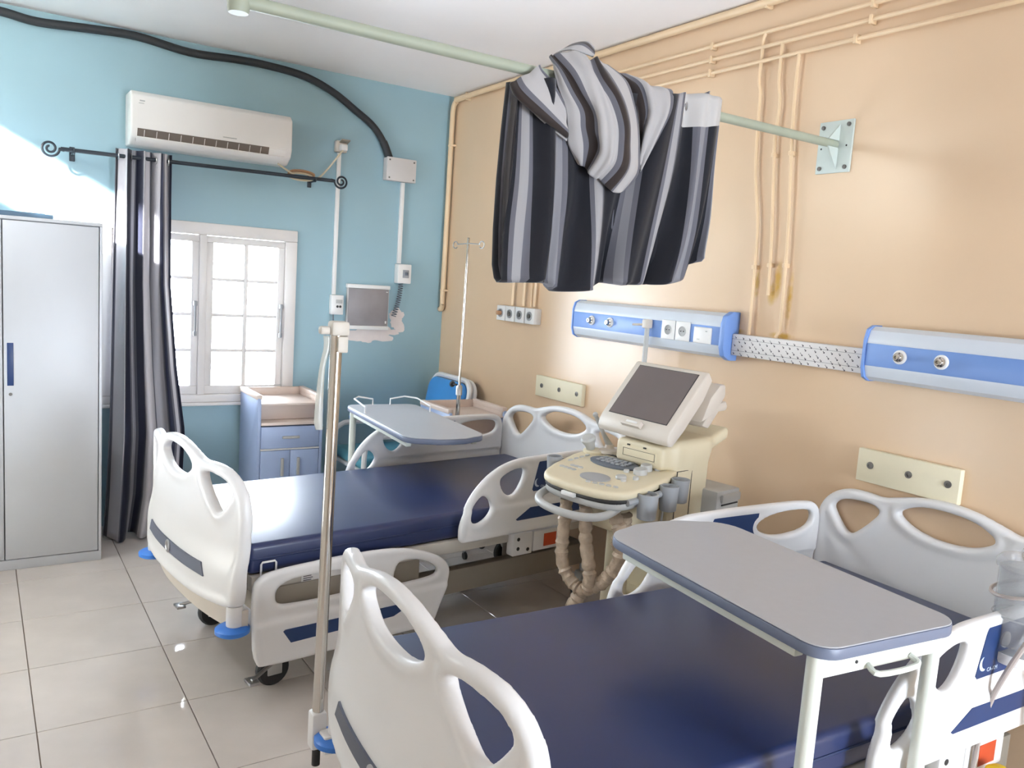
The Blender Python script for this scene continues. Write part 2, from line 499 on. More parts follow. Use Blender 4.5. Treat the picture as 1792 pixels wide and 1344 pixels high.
wall_front = wall_open('wall_front', 'y', YN - .2, YN, XL, XW, [W_FR], 'plain_wall')
c_ = MB(); c_.bb((XL - .2, YN - .2, ZC), (XW + .15, YW + .2, ZC + .15))
struct(c_.build('ceiling', 'ceiling_white', smooth=False))

# rough plaster repair on the blue wall
random.seed(4)
def blotch(cx, cz, rx, rz, seed, n=40, amp=.35):
    rnd = random.Random(seed); ph = [rnd.uniform(0, 6.28) for _ in range(5)]; pts = []
    for i in range(n):
        a = 2 * math.pi * i / n; k = 1 + amp * sum(math.sin((q + 2) * a + ph[q]) / (q + 2) for q in range(5)) + rnd.uniform(-.08, .08)
        pts.append((cx + rx * k * math.cos(a), cz + rz * k * math.sin(a)))
    return pts
pl = MB()
pl.prism(blotch(2.33, 1.215, .15, .062, 3), YW - .0025, YW + .001, 'y')
pl.prism(blotch(2.545, 1.33, .062, .075, 5), YW - .003, YW + .001, 'y')
pl.prism(blotch(2.47, 1.245, .09, .03, 9), YW - .002, YW + .001, 'y')
pl.build('plaster_patch', 'plaster', wall_back, smooth=False, label='rough whitish plaster repair')

# ---------------------------------------------------------------- window in the blue wall
win = struct(thing('window_1', 'white wooden casement window', 'window', (0, 0, 0))); del win['category']
fy0, fy1 = YW - .022, YW + .10
fr = MB()
fx0, fx1, fz0, fz1 = 0.60, 1.79, 0.76, 1.892
fr.bb((fx0, fy0, fz1 - .075), (fx1, fy1, fz1), .006); fr.bb((fx0, fy0, fz0), (fx1, fy1, fz0 + .05), .006)
fr.bb((fx0, fy0, fz0 + .05), (fx0 + .075, fy1, fz1 - .075), .006); fr.bb((fx1 - .075, fy0, fz0 + .05), (fx1, fy1, fz1 - .075), .006)
fr.build('window_frame', 'white_paint', win)
sl = MB(); sl.bb((fx0 - .01, YW - .045, fz0 - .02), (fx1 + .01, YW - .001, fz0 + .0), .006); sl.build('window_sill', 'white_paint', win)
def sash(x0, x1, handle_x):
    z0, z1 = fz0 + .052, fz1 - .078; w = .042
    s = MB(); y0, y1 = YW - .004, YW + .036
    s.bb((x0, y0, z1 - w), (x1, y1, z1), .004); s.bb((x0, y0, z0), (x1, y1, z0 + w + .012), .004)
    s.bb((x0, y0, z0 + w + .012), (x0 + w, y1, z1 - w), .004); s.bb((x1 - w, y0, z0 + w + .012), (x1, y1, z1 - w), .004)
    so = s.build('casement_sash', 'white_paint', win)
    xm = (x0 + x1) / 2
    mm = MB(); mm.bb((xm - .013, y0 + .006, z0 + w), (xm + .013, y1 - .006, z1 - w), .003); mm.build('muntin', 'white_paint', so)
    rows = 4; zi0, zi1 = z0 + w + .012, z1 - w
    for i in range(1, rows):
        z = zi0 + (zi1 - zi0) * i / rows
        for (a, b) in ((x0 + w, xm - .013), (xm + .013, x1 - w)):
            k = MB(); k.bb((a, y0 + .006, z - .010), (b, y1 - .006, z + .010), .003); k.build('muntin', 'white_paint', so)
    for i in range(rows):
        za = zi0 + (zi1 - zi0) * i / rows; zb = zi0 + (zi1 - zi0) * (i + 1) / rows
        for (a, b) in ((x0 + w, xm - .013), (xm + .013, x1 - w)):
            k = MB(); k.bb((a - .004, y0 + .018, za), (b + .004, y0 + .022, zb)); k.build('pane', 'window_glass', so, smooth=False)
    h = MB(); h.cyl((handle_x, YW - .03, 1.19), (handle_x, YW - .03, 1.40), .007); h.box((handle_x, YW - .02, 1.20), (.02, .03, .03), .004); h.box((handle_x, YW - .02, 1.39), (.022, .034, .03), .004)
    h.build('window_handle', 'plastic_midgrey', so)
sash(0.678, 1.172, 1.150); sash(1.218, 1.712, 1.692)
mu = MB(); mu.bb((1.173, YW - .02, fz0 + .05), (1.217, YW + .06, fz1 - .075), .005); mu.build('mullion', 'white_paint', win)
# unseen openings added to shape the daylight, behind and beside the camera
def added_window(name, axis, pos, o4, label, m):
    t = struct(thing(name, label, 'window')); del t['category']
    u0, u1, z0, z1 = o4; w = .05
    b = MB(); g = MB()
    def put(bld, a0, a1, c0, c1, d0, d1):
        if axis == 'x': bld.bb((pos + d0, a0, c0), (pos + d1, a1, c1))
        else: bld.bb((a0, pos + d0, c0), (a1, pos + d1, c1))
    put(b, u0, u1, z0, z0 + w, .02, .1); put(b, u0, u1, z1 - w, z1, .02, .1)
    put(b, u0, u0 + w, z0 + w, z1 - w, .02, .1); put(b, u1 - w, u1, z0 + w, z1 - w, .02, .1)
    b.build('window_frame', 'white_paint', t, smooth=False)
    put(g, u0 + w, u1 - w, z0 + w, z1 - w, .05, .054); g.build('pane', m, t, smooth=False)
t_ = struct(thing('added_vent', 'high narrow open vent, added to let in the sun patch', 'window')); del t_['category']  # added opening, shaped so the sun lands above the wardrobe
hb = MB()
hb.bb((XL - .07, W_HI[0], W_HI[2]), (XL - .02, W_HI[1], W_HI[2] + .012)); hb.bb((XL - .07, W_HI[0], W_HI[3] - .012), (XL - .02, W_HI[1], W_HI[3]))
hb.build('window_frame', 'white_paint', t_, smooth=False)
added_window('added_side_window', 'x', XL - .10, W_LF, 'unseen side window added for daylight', 'window_glass')  # added low on the left to brighten the ceiling
added_window('added_rear_window', 'y', YN - .15, W_FR, 'unseen rear window added for daylight', 'window_glass')  # added behind the camera as daylight fill
# added unseen wall outside: keeps the sun off the lower side window
nb = MB(); nb.bb((-3.4, -4.0, 0.0), (-3.2, 8.0, 3.6)); o = struct(nb.build('sun_block_wall', 'plain_wall', smooth=False)); o['label'] = 'unseen wall outside, added to block the sun'

# ================================================================ WALL-MOUNTED THINGS, BLUE WALL
def on_back(lo, hi, **k): return lo, hi
# --- air conditioner
ac = thing('air_conditioner', 'white split air conditioner high on the blue wall above the window', 'air conditioner', (0, 0, 0))
ax0, ax1, az0, az1 = .745, 1.672, 2.288, 2.588
prof = [(YW, az1), (YW - .17, az1), (YW - .205, az1 - .03), (YW - .212, az0 + .085), (YW - .19, az0 + .04), (YW - .12, az0), (YW, az0)]
b = MB(); b.prism(prof, ax0, ax1, 'x', .012, 3); b.build('housing', 'ac_white', ac)
b = MB(); b.prism([(YW - .2140, az0 + .088), (YW - .190, az0 + .034), (YW - .184, az0 + .037), (YW - .2075, az0 + .091)], ax0 + .035, ax1 - .145, 'x'); b.build('air_outlet', 'ac_dark', ac, smooth=False)
b = MB(); b.prism([(YW - .2145, az0 + .083), (YW - .191, az0 + .036), (YW - .184, az0 + .039), (YW - .2075, az0 + .086)], ax1 - .143, ax1 - .04, 'x'); b.build('display_panel', 'ac_white', ac, smooth=False)
b = MB(); b.prism([(YW - .212, az0 + .040), (YW - .178, az0 + .014), (YW - .174, az0 + .019), (YW - .207, az0 + .046)], ax0 + .03, ax1 - .05, 'x', .0015); b.build('louver', 'ac_white', ac)
for i in range(11):
    b = MB(); x = ax0 + .07 + i * .066
    b.prism([(YW - .216, az0 + .082), (YW - .198, az0 + .048), (YW - .190, az0 + .048), (YW - .205, az0 + .084)], x, x + .003, 'x'); b.build('vane', 'ac_white', ac, smooth=False)
b = MB(); b.bb((ax0 + .045, YW - .2135, az1 - .062), (ax0 + .072, YW - .211, az1 - .055)); b.bb((ax0 + .04, YW - .2135, az1 - .074), (ax0 + .068, YW - .211, az1 - .071)); b.build('marking', 'plastic_grey', ac, smooth=False)
b = MB(); b.bb((1.25, YW - .2135, az0 + .107), (1.33, YW - .2112, az0 + .112)); b.build('marking', 'plastic_grey', ac, smooth=False)

# --- black corrugated conduit looping to the junction box
hp = [(-.12, 2.905), (.128, 2.901), (.30, 2.885), (.567, 2.905), (.80, 2.915), (1.089, 2.885), (1.35, 2.898), (1.55, 2.90), (1.793, 2.88), (1.989, 2.816), (2.154, 2.724), (2.283, 2.643), (2.364, 2.548), (2.412, 2.456)]
hp = [(XL + .005, 2.91), (-.5, 2.91)] + hp
P = crom([(x, YW - .03, z) for x, z in hp], 6)
b = MB(); b.tube(P, .0235, 10); o = b.build('conduit_hose', 'hose_black'); tag(o, 'thick black conduit hose snaking under the ceiling to the grey junction box', 'hose')
b = MB(); b.tube(crom([(2.362, YW - .03, 2.552), (2.385, YW - .03, 2.51), (2.412, YW - .03, 2.45)], 5), .027, 10); c = b.build('sleeve', 'hose_black', o)
# --- junction box
jb = thing('junction_box', 'square pale grey junction box at the end of the black hose', 'junction box')
b = MB(); b.bb((2.382, YW - .06, 2.298), (2.602, YW, 2.452), .006); b.build('box_body', 'pale_box', jb)
b = MB(); b.bb((2.380, YW - .072, 2.296), (2.604, YW - .0602, 2.454), .004); b.build('lid', 'pale_box', jb)
for (x, z) in ((2.40, 2.435), (2.585, 2.435), (2.40, 2.315), (2.585, 2.315)):
    b = MB(); b.cyl((x, YW - .0745, z), (x, YW - .071, z), .006, n=10); b.build('screw', 'bolt_grey', jb)
# --- trunking below box, isolator, coil
b = MB(); b.bb((2.518, YW - .022, 1.732), (2.546, YW, 2.296), .002); tag(b.build('cable_trunking', 'socket_white'), 'white cable trunking dropping from junction box to isolator switch', 'trunking')
sw = thing('isolator_switch', 'white isolator switch box below the junction box trunking', 'switch')
b = MB(); b.bb((2.505, YW - .07, 1.592), (2.608, YW, 1.728), .006); b.build('switch_body', 'socket_white', sw)
b = MB(); b.bb((2.540, YW - .0725, 1.632), (2.588, YW - .0695, 1.688), .002); b.build('switch_window', 'plastic_midgrey', sw)
b = MB(); b.bb((2.555, YW - .088, 1.650), (2.575, YW - .0725, 1.672), .003); b.build('toggle', 'plastic_darkgrey', sw)
pts = []
for i in range(170):
    t = i / 169; a = t * 2 * math.pi * 14
    pts.append((2.545 - .045 * t * t + .016 * math.cos(a), YW - .035 + .016 * math.sin(a), 1.588 - .235 * t))
b = MB(); b.tube(pts, .0032, 5); tag(b.build('coiled_cable', 'plastic_darkgrey'), 'grey coiled cable hanging from isolator switch into the plaster patch', 'cable')
# --- AC socket, its cord and the second trunking
so = thing('ac_socket', 'small beige wall socket with raised brown flap beside the air conditioner', 'socket')
b = MB(); b.bb((2.022, YW - .045, 2.438), (2.098, YW, 2.512), .006); b.build('socket_body', 'plastic_beige', so)
b = MB(); b.box((2.072, YW - .062, 2.507), (.062, .055, .008), .003, M=Matrix.Rotation(math.radians(-18), 4, 'X')); b.build('flap', 'frame_grey', so)
b = MB(); b.bb((2.04, YW - .085, 2.445), (2.088, YW - .0452, 2.487), .008); b.build('plug', 'socket_white', so)
P = crom([(1.60, YW - .16, 2.29), (1.70, YW - .1, 2.255), (1.76, YW - .07, 2.235), (1.84, YW - .07, 2.232), (1.90, YW - .07, 2.25), (1.96, YW - .07, 2.315), (2.02, YW - .08, 2.40), (2.06, YW - .075, 2.452)], 6)
b = MB(); b.tube(P, .006, 7); cd = b.build('power_cord', 'cord_cream'); tag(cd, 'cream power cord drooping from air conditioner to its socket', 'cord')
for k, dz in enumerate((0, .012, -.012, .022)):
    b = MB(); b.tube([(1.78 + .085 * math.cos(a) , YW - .062 - .008 * k, 2.245 + dz * .6 + .022 * math.sin(a)) for a in np.linspace(0, 6.283, 24)[:-1]], .005, 6, closed=True); b.build('cord_loop', 'cord_brown' if k % 2 else 'cord_cream', cd)
b = MB(); b.bb((2.042, YW - .02, 1.488), (2.068, YW, 2.436), .002); tag(b.build('cable_trunking', 'socket_white'), 'long white cable trunking between the flap socket and lower socket', 'trunking')
so2 = thing('wall_socket', 'white double socket at the foot of the long trunking', 'socket')
b = MB(); b.bb((2.030, YW - .045, 1.352), (2.118, YW, 1.486), .005); b.build('socket_plate', 'socket_white', so2)
for x in (2.074, 2.094):
    b = MB(); b.cyl((x, YW - .047, 1.408), (x, YW - .0445, 1.408), .009, n=10); b.build('pin_hole', 'seam_dark', so2)
b = MB(); b.bb((2.062, YW - .048, 1.43), (2.108, YW - .0452, 1.455), .001); b.build('rocker', 'plastic_grey', so2)
b = MB(); b.tube(crom([(2.05, YW - .03, 1.36), (2.042, YW - .06, 1.30), (2.05, YW - .05, 1.1), (2.04, YW - .05, .8)], 5), .005, 6); b.build('lead', 'plastic_darkgrey', so2)
# --- grey distribution panel
dp = thing('distribution_panel', 'grey square electrical panel with white top and bottom edges on blue wall', 'electrical panel')
b = MB(); b.bb((2.150, YW - .028, 1.28), (2.462, YW, 1.545), .003); b.build('panel_body', 'pale_box', dp)
b = MB(); b.bb((2.156, YW - .033, 1.282), (2.456, YW - .0282, 1.540), .002); b.build('panel_door', 'panel_grey', dp)
b = MB(); b.bb((2.145, YW - .036, 1.541), (2.466, YW, 1.568), .003); b.build('edge_strip', 'socket_white', dp)
b = MB(); b.bb((2.145, YW - .036, 1.254), (2.466, YW, 1.281), .003); b.build('edge_strip', 'socket_white', dp)
b = MB(); b.bb((2.436, YW - .035, 1.520), (2.450, YW - .0332, 1.526)); b.build('marking', 'socket_white', dp, smooth=False)
b = MB(); b.bb((2.436, YW - .035, 1.30), (2.446, YW - .0332, 1.318)); b.build('marking', 'socket_white', dp, smooth=False)

# --- curtain rod with scroll ends
RY = YW - .115
rod = thing('curtain_rod', 'black wrought iron curtain rod with spiral ends', 'curtain rod')
b = MB(); b.cyl((.405, RY, 2.216), (1.985, RY, 2.236), .0115, n=12); b.build('rod', 'iron_black', rod)
for (cx, sgn, z) in ((.352, 1, 2.214), (2.038, -1, 2.237)):
    pts = []
    for i in range(60):
        t = i / 59; a = (0.1 if sgn > 0 else math.pi - .1) + sgn * (-1) * t * 2 * math.pi * 1.75; r = .048 * (1 - .78 * t)
        pts.append((cx + r * math.cos(a), RY, z + r * math.sin(a)))
    b = MB(); b.tube(pts, .0065, 8)
    b.cyl((cx + sgn * .044, RY, z), (cx + sgn * .07, RY, z), .0085, .0125, n=10)
    b.build('spiral_finial', 'iron_black', rod)
for x in (.47, 1.86):
    b = MB(); zr = 2.216 + (x - .405) * .0127
    b.cyl((x, RY, zr - .014), (x, YW, zr - .014), .007, n=10); b.bb((x - .014, YW - .006, zr - .05), (x + .014, YW, zr + .03), .003)
    b.tube([(x, RY + .018 * math.cos(a), zr + .018 * math.sin(a)) for a in np.linspace(math.pi * .1, -math.pi * 1.1, 12)], .005, 6)
    b.build('bracket', 'iron_black', rod)

# --- striped window curtain, gathered to one side
def window_curtain():
    nu, nv = 150, 60; W = 1.0; P = np.zeros((nu, nv, 3)); UV = np.zeros((nu, nv, 2))
    keys = [(2.262, .676, .985, 5.275), (2.0, .672, .985, 5.27), (1.5, .665, .99, 5.255), (1.0, .655, 1.03, 5.235), (.6, .640, 1.075, 5.20), (.25, .622, 1.05, 5.15), (.012, .600, 1.00, 5.10)]
    K = np.array(keys[::-1])
    for j in range(nv):
        v = j / (nv - 1); z = 2.262 - 2.25 * v
        xa, xb, yc = [np.interp(z, K[:, 0], K[:, q]) for q in (1, 2, 3)]
        amp = .030 + .045 * v
        for i in range(nu):
            u = i / (nu - 1)
            ph = 2 * math.pi * 3.4 * u
            x = xa + (xb - xa) * (u + .022 * math.sin(ph * 2 + 1.0 + v))
            y = yc + amp * math.sin(ph + .5 * math.sin(2.2 * v + 3 * u)) + .012 * math.sin(ph * 2.3 + 5 * v)
            if v > .9: y -= .03 * (v - .9) / .1 * math.sin(ph * .5)
            P[i, j] = (x, y, z); UV[i, j] = (u * W + .0, z)
    me = grid_mesh('curtain_cloth', P, UV)
    t = thing('window_curtain', 'full length grey and navy striped curtain gathered beside the window', 'curtain', (0, 0, 0))
    o = link('curtain_cloth', me, 'cloth_window', t); add_solid(o, .003)
    for k in range(5):
        u = .06 + k * .217; x = .676 + .309 * u
        b = MB(); b.tube([(x, RY + .021 * math.cos(a), 2.2195 + .021 * math.sin(a)) for a in np.linspace(0, 6.283, 17)[:-1]], .004, 6, closed=True); b.build('eyelet', 'steel', t)
window_curtain()

# ================================================================ WALL-MOUNTED THINGS, PEACH WALL
PX = XW - .022
def clamp(parent, y, z, r=.017):
    b = MB(); b.bb((PX - .013, y - .007, z - r), (XW, y + .007, z + r), .002); b.build('pipe_clamp', 'pipe_peach', parent)
runs = [('top', 2.803, 2.545, [(2.545, 2.803), (2.553, 2.775), (2.556, 2.73), (2.556, 2.60), (2.543, 2.55), (2.54, 2.45), (2.525, 2.2), (2.48, 1.936), (2.47, 1.49)], 4.41, 1.505),
        ('middle', 2.742, 2.448, [(2.448, 2.742), (2.449, 2.70), (2.447, 2.58), (2.430, 2.48), (2.435, 2.30), (2.40, 1.935), (2.386, 1.671)], 4.285, 1.508),
        ('lowest', 2.682, 2.356, [(2.356, 2.682), (2.356, 2.5), (2.345, 2.3), (2.316, 1.934), (2.303, 1.55), (2.308, 1.518), (2.322, 1.492)], 4.165, 1.510)]
for nm, z, yd, drop, ye, zo in runs:
    b = MB(); yend = YN + .3
    pts = [(PX, yend, z - .0)] + [(PX, y, z) for y in (-1.0, 0.5, 2.0, 3.0, ye - .05)] + [(PX, ye - .015, z - .005), (PX, ye, z - .03), (PX, ye, zo)]
    b.tube(pts, .0088, 8)
    p = b.build('gas_pipe', 'pipe_peach'); tag(p, f'{nm} of the three thin peach gas pipes under the ceiling, with its drop', 'pipe', 'thin painted gas pipes')
    b = MB(); b.tube(crom([(PX, y, zz) for y, zz in drop], 4), .0075, 8); b.build('drop_pipe', 'pipe_peach', p)
    for y in (2.03 if z > 2.69 else 2.09, 2.852, .9): clamp(p, y, z)
    yy = drop[-1][0]
    zc = {'top': 1.79, 'middle': 1.80, 'lowest': 1.80}[nm]; yc = float(np.interp(-zc, [-q[1] for q in drop], [q[0] for q in drop])); clamp(p, yc, zc, .009)
    zc = 2.27; 
    if nm != 'top': yc = float(np.interp(-zc, [-q[1] for q in drop], [q[0] for q in drop])); clamp(p, yc, zc, .009)
b = MB(); b.tube([(PX, 4.195, 2.66), (PX, 4.195, 1.51)], .006, 8); p = b.build('gas_pipe', 'pipe_peach'); tag(p, 'fourth thin pipe dropping behind the striped curtain to the wall outlets', 'pipe', 'thin painted gas pipes')
# thicker conduit under the ceiling, turning down in the corner
b = MB(); cx = XW - .03
b.tube(crom([(cx, YN + .3, 2.925), (cx, 0.0, 2.925), (cx, 2.0, 2.925), (cx, 4.2, 2.922), (cx, 5.20, 2.915), (cx, 5.30, 2.90), (cx, 5.338, 2.86), (cx, 5.345, 2.75), (cx, 5.345, 2.3), (cx, 5.345, 1.9), (cx, 5.345, 1.50), (cx, 5.343, 1.455), (cx + .005, 5.36, 1.425), (cx + .005, 5.388, 1.42)], 5), .0185, 10)
p = b.build('corner_conduit', 'pipe_peach'); tag(p, 'thick peach conduit along the ceiling edge and down the room corner', 'pipe')
for (y, z) in ((5.345, 1.56), (5.345, 2.6), (2.545, 2.925), (5.15, 2.916)):
    b = MB(); b.box((cx + .012, y, z), (.05, .05 if z < 2.7 else .014, .014 if z < 2.7 else .05), .003); b.build('pipe_clamp', 'pipe_peach', p)

# --- four small gas outlets in a row
for i, (y, lab) in enumerate(((4.492, 'leftmost small cream wall outlet, with a brass plug'), (4.384, 'second small cream wall outlet from the room corner'), (4.272, 'third small cream wall outlet from the room corner'), (4.160, 'rightmost small cream wall outlet of the row of four'))):
    t = thing('wall_outlet', lab, 'outlet', (XW, y, 1.452), 0, 'small wall outlets in a row')
    b = MB(); b.bb((-.055, -.05, -.048), (0, .05, .048), .004); b.build('outlet_body', 'socket_white', t)
    Mx = Matrix.Rotation(-math.pi / 2, 4, 'Y')
    b = MB(); b.lathe([(.028, 0), (.028, .006), (.020, .006), (.018, .002)], (-.055, 0, 0), 20, Mx); b.build('outlet_ring', 'steel', t)
    b = MB(); b.lathe([(.014, 0), (.014, .010 if i else .03), (.006, .012 if i else .034)], (-.055, 0, 0), 14, Mx); b.build('outlet_core', 'bolt_grey' if i else 'cord_brown', t)

# --- bed-head service units
def head_unit(y0, y1, label, gas, sockets, caps):
    t = thing('bed_head_unit', label, 'bed head unit', (0, 0, 0), 0, 'bed head units')
    z0, z1 = 1.372, 1.578; zm = (z0 + z1) / 2; X = XW
    prof = [(X, z0), (X - .045, z0), (X - .07, z0 + .015), (X - .082, z0 + .045), (X - .084, z0 + .055), (X - .084, z1 - .06), (X - .082, z1 - .045), (X - .07, z1 - .015), (X - .045, z1), (X, z1)]
    b = MB(); b.prism(prof, y0, y1, 'y'); b.build('housing', 'unit_white', t, angle=30)
    b = MB(); b.bb((X - .0875, y0 + .002, z0 + .058), (X - .0835, y1 - .002, z1 - .064), .001); b.build('blue_strip', 'unit_blue', t, label='periwinkle blue centre strip')
    for (ya, yb, gr) in caps:
        pr = [(X, z0 - gr), (X - .048, z0 - gr), (X - .076 - gr, z0 + .012), (X - .088 - gr, z0 + .05), (X - .088 - gr, z1 - .05), (X - .076 - gr, z1 - .012), (X - .048, z1 + gr), (X, z1 + gr)]
        b = MB(); b.prism(pr, ya, yb, 'y', .004 if yb - ya > .02 else 0); b.build('end_cap', 'unit_blue', t, angle=30)
    Mx = Matrix.Rotation(-math.pi / 2, 4, 'Y')
    for y in gas:
        b = MB(); b.lathe([(.026, 0), (.026, .006), (.022, .009), (.020, .009)], (X - .0875, y, zm), 24, Mx); o = b.build('gas_port', 'socket_white', t)
        b = MB(); b.lathe([(.018, .008), (.018, .014), (.013, .016), (.013, .028), (.010, .031), (.006, .031), (.005, .024)], (X - .0875, y, zm), 20, Mx); b.build('port_valve', 'chrome', o)
    for y in sockets:
        b = MB(); b.bb((X - .096, y - .046, zm - .046), (X - .0876, y + .046, zm + .046), .003); o = b.build('power_socket', 'socket_white', t)
        b = MB(); b.lathe([(.024, 0), (.024, .003), (.021, .003), (.019, -.004), (.002, -.004)], (X - .096, y, zm), 20, Mx); o2 = b.build('socket_well', 'plastic_grey', o)
        b = MB()
        for dy in (-.009, .009): b.cyl((X - .0975, y + dy, zm), (X - .0905, y + dy, zm), .003, n=8)
        b.build('pin_hole', 'seam_dark', o)
    return t
u1 = head_unit(2.575, 3.675, 'pale bed head unit with two gas ports and power sockets above the far bed', (3.505, 3.35), (2.905, 2.808), ((2.545, 2.5745, .008), (3.6755, 3.684, .003)))
b = MB(); b.bb((XW - .0955, 2.625, 1.43), (XW - .0876, 2.735, 1.505), .003); o = b.build('data_plate', 'socket_white', u1)
b = MB(); b.bb((XW - .097, 2.65, 1.485), (XW - .0956, 2.66, 1.49)); b.bb((XW - .097, 2.695, 1.445), (XW - .0956, 2.71, 1.45)); b.build('marking', 'plastic_grey', o, smooth=False)
head_unit(-.25, 1.846, 'pale bed head unit above the near bed, cut off at the picture edge', (1.706, 1.551, .62, .46), (1.0, .9), ((1.8465, 1.858, .004), (-.28, -.2505, .008)))
# --- trunking wrapped in printed paper
tr = thing('wall_trunking', 'white trunking wrapped in printed paper between the two bed head units', 'trunking')
b = MB(); b.bb((XW - .045, 1.86, 1.392), (XW, 2.543, 1.488), .004); b.build('cover', 'paper', tr)
rnd = random.Random(8); b = MB(); x = XW - .0456
for r in range(5):
    for i in range(17):
        y = 2.525 - i * .04 + (r % 2) * .02; z = 1.476 - r * .0178 - (i % 3) * .001
        if not (1.875 < y < 2.53 and 1.40 < z < 1.48): continue
        n = rnd.randint(2, 3); y += rnd.uniform(-.006, .006)
        for q in range(n):
            yy = y - q * .0042; zz = z - q * .0042; s_ = .0016 + .0004 * rnd.random() + (.0011 if q == n - 1 else 0)
            b.add([(x, yy - s_, zz - s_), (x, yy + s_, zz - s_), (x, yy + s_, zz + s_), (x, yy - s_, zz + s_)], [(0, 1, 2, 3)])
for z in (1.466, 1.414): b.add([(x, 1.862, z - .0005), (x, 2.541, z - .0005), (x, 2.541, z + .0005), (x, 1.862, z + .0005)], [(0, 1, 2, 3)])
b.build('printed_marks', 'ink', tr, smooth=False, label='tiny slanted printed characters')
# --- cream wall protection boards
def board(yc, zc, w, h, label, tilt=0.0):
    t = thing('wall_board', label, 'board', (XW, yc, zc), 0, 'wall protection boards')
    b = MB(); b.bb((-.028, -w / 2, -h / 2), (0, w / 2, h / 2), .003); b.build('panel', 'board_cream', t)
    for k in (-.36, .03, .40):
        b = MB(); b.lathe([(.0135, 0), (.0135, .003), (.006, .004), (.0055, .001), (0, .001)], (-.028, -k * w, .004), 16, Matrix.Rotation(-math.pi / 2, 4, 'Y')); b.build('bolt', 'bolt_grey', t)
board(3.85, 1.037, .46, .125, 'cream wall board with three bolts behind the far bed headboard')
board(1.664, 1.040, .40, .128, 'cream wall board with three bolts behind the near bed headboard')

# ================================================================ FREE-STANDING FURNITURE
# --- white metal wardrobe
wd = thing('wardrobe', 'tall white metal wardrobe at the left with navy recessed handle', 'wardrobe', (0, 0, 0))
wx0, wx1, wy0, wy1, wz = -.345, .559, 4.78, 5.02, 1.812
b = MB(); b.bb((wx0, wy0 + .030, .0), (wx1, 5.16, wz), .003)
b.bb((wx0, wy0, 0), (wx1, wy0 + .0295, .052), .002); b.bb((wx0, wy0, wz - .018), (wx1, wy0 + .0295, wz), .002)
b.bb((wx0, wy0, .052), (wx0 + .014, wy0 + .0295, wz - .018), .002); b.bb((wx1 - .014, wy0, .052), (wx1, wy0 + .0295, wz - .018), .002)
b.build('carcass', 'locker_white', wd)
for (a, c, hx) in ((wx0 + .0175, .1095, .075), (.1150, wx1 - .0185, .143)):
    b = MB(); b.bb((a, wy0 - .001, .0565), (c, wy0 + .0205, wz - .0225), .0015); d = b.build('door', 'locker_white', wd)
    b = MB(); b.bb((hx - .014, wy0 - .003, .966), (hx + .014, wy0 - .0012, 1.183), .0008); b.build('handle', 'navy_inlay', d, label='navy recessed handle')
    b = MB(); b.cyl((hx, wy0 - .004, .922), (hx, wy0 - .001, .922), .008, n=14); b.build('lock', 'bolt_grey', d)
b = MB(); b.bb((-.30, 4.80, 1.8125), (.335, 5.10, 1.833), .003); b.bb((-.29, 4.81, 1.8335), (.30, 5.09, 1.8365), .001)
o = b.build('folder', 'folder_dark'); tag(o, 'flat dark blue-grey folder lying on top of the white wardrobe', 'folder')

# --- bedside lockers
def bedside_locker(label, loc, rotz=0.0):
    """local: front at y=0 facing -y, x from 0 to .41, depth .41"""
    t = thing('bedside_locker', label, 'locker', loc, rotz, 'bedside lockers')
    W, D, H_ = .415, .405, .845
    side = [(0, .10), (0, .80), (.012, .835), (.03, .845), (D, .845), (D, .10)]
    for x in (0, W - .02):
        b = MB(); b.prism(side, x, x + .02, 'x', .003); b.build('side_panel', 'locker_blue', t)
    b = MB(); b.bb((.0205, .04, .11), (W - .0205, D, .515), .0); b.bb((.0205, .045, .515), (W - .0205, D, .66)); b.build('cabinet_body', 'locker_blue', t, smooth=False)
    b = MB(); b.bb((.0205, .02, .795), (W - .0205, D - .012, .808), .002); b.bb((.0205, D - .0119, .795), (W - .0205, D, .858), .004)
    b.bb((-.006, .02, .832), (.030, D, .862), .005); b.bb((W - .030, .02, .832), (W + .006, D, .862), .005); b.bb((.0205, .03, .8085), (.027, D - .013, .84), .001); b.bb((W - .027, .03, .8085), (W - .0205, D - .013, .84), .001); b.build('top_tray', 'tray_beige', t)
    b = MB(); b.bb((.0205, .10, .694), (W - .0205, .115, .794), .001); b.build('shelf_back', 'tray_beige', t)
    b = MB(); b.bb((.0205, -.004, .672), (W - .0205, .30, .692), .004); b.build('shelf', 'tray_beige', t)
    b = MB(); b.bb((.022, -.002, .526), (W - .022, .044, .664), .003); d = b.build('drawer', 'locker_blue', t)
    b = MB(); b.bb((W / 2 - .055, -.018, .588), (W / 2 + .055, -.003, .604), .004); b.build('handle', 'plastic_grey', d)
    b = MB(); b.bb((.0205, -.003, .516), (W - .0205, .039, .524), .001); b.build('drawer_lip', 'socket_white', t)
    for k, (a, c) in enumerate(((.022, W / 2 - .001), (W / 2 + .001, W - .022))):
        b = MB(); b.bb((a, -.002, .112), (c, .0395, .513), .003); d = b.build('door', 'locker_blue', t)
        hx = c - .05 if k == 0 else a + .05
        b = MB(); b.bb((hx - .009, -.018, .35), (hx + .009, -.003, .465), .004); b.build('handle', 'plastic_grey', d)
    for (x, y) in ((.04, .05), (W - .04, .05), (.04, D - .05), (W - .04, D - .05)):
        b = MB(); b.cyl((x, y, 0), (x, y, .112), .018, n=12); b.build('foot', 'rubber_black', t)
    return t
bedside_locker('periwinkle blue bedside locker with beige tray top under the window', (1.44, 4.955, 0))
bedside_locker('bedside locker with beige tray top between far bed and blue chair', (2.40, 4.265, 0))

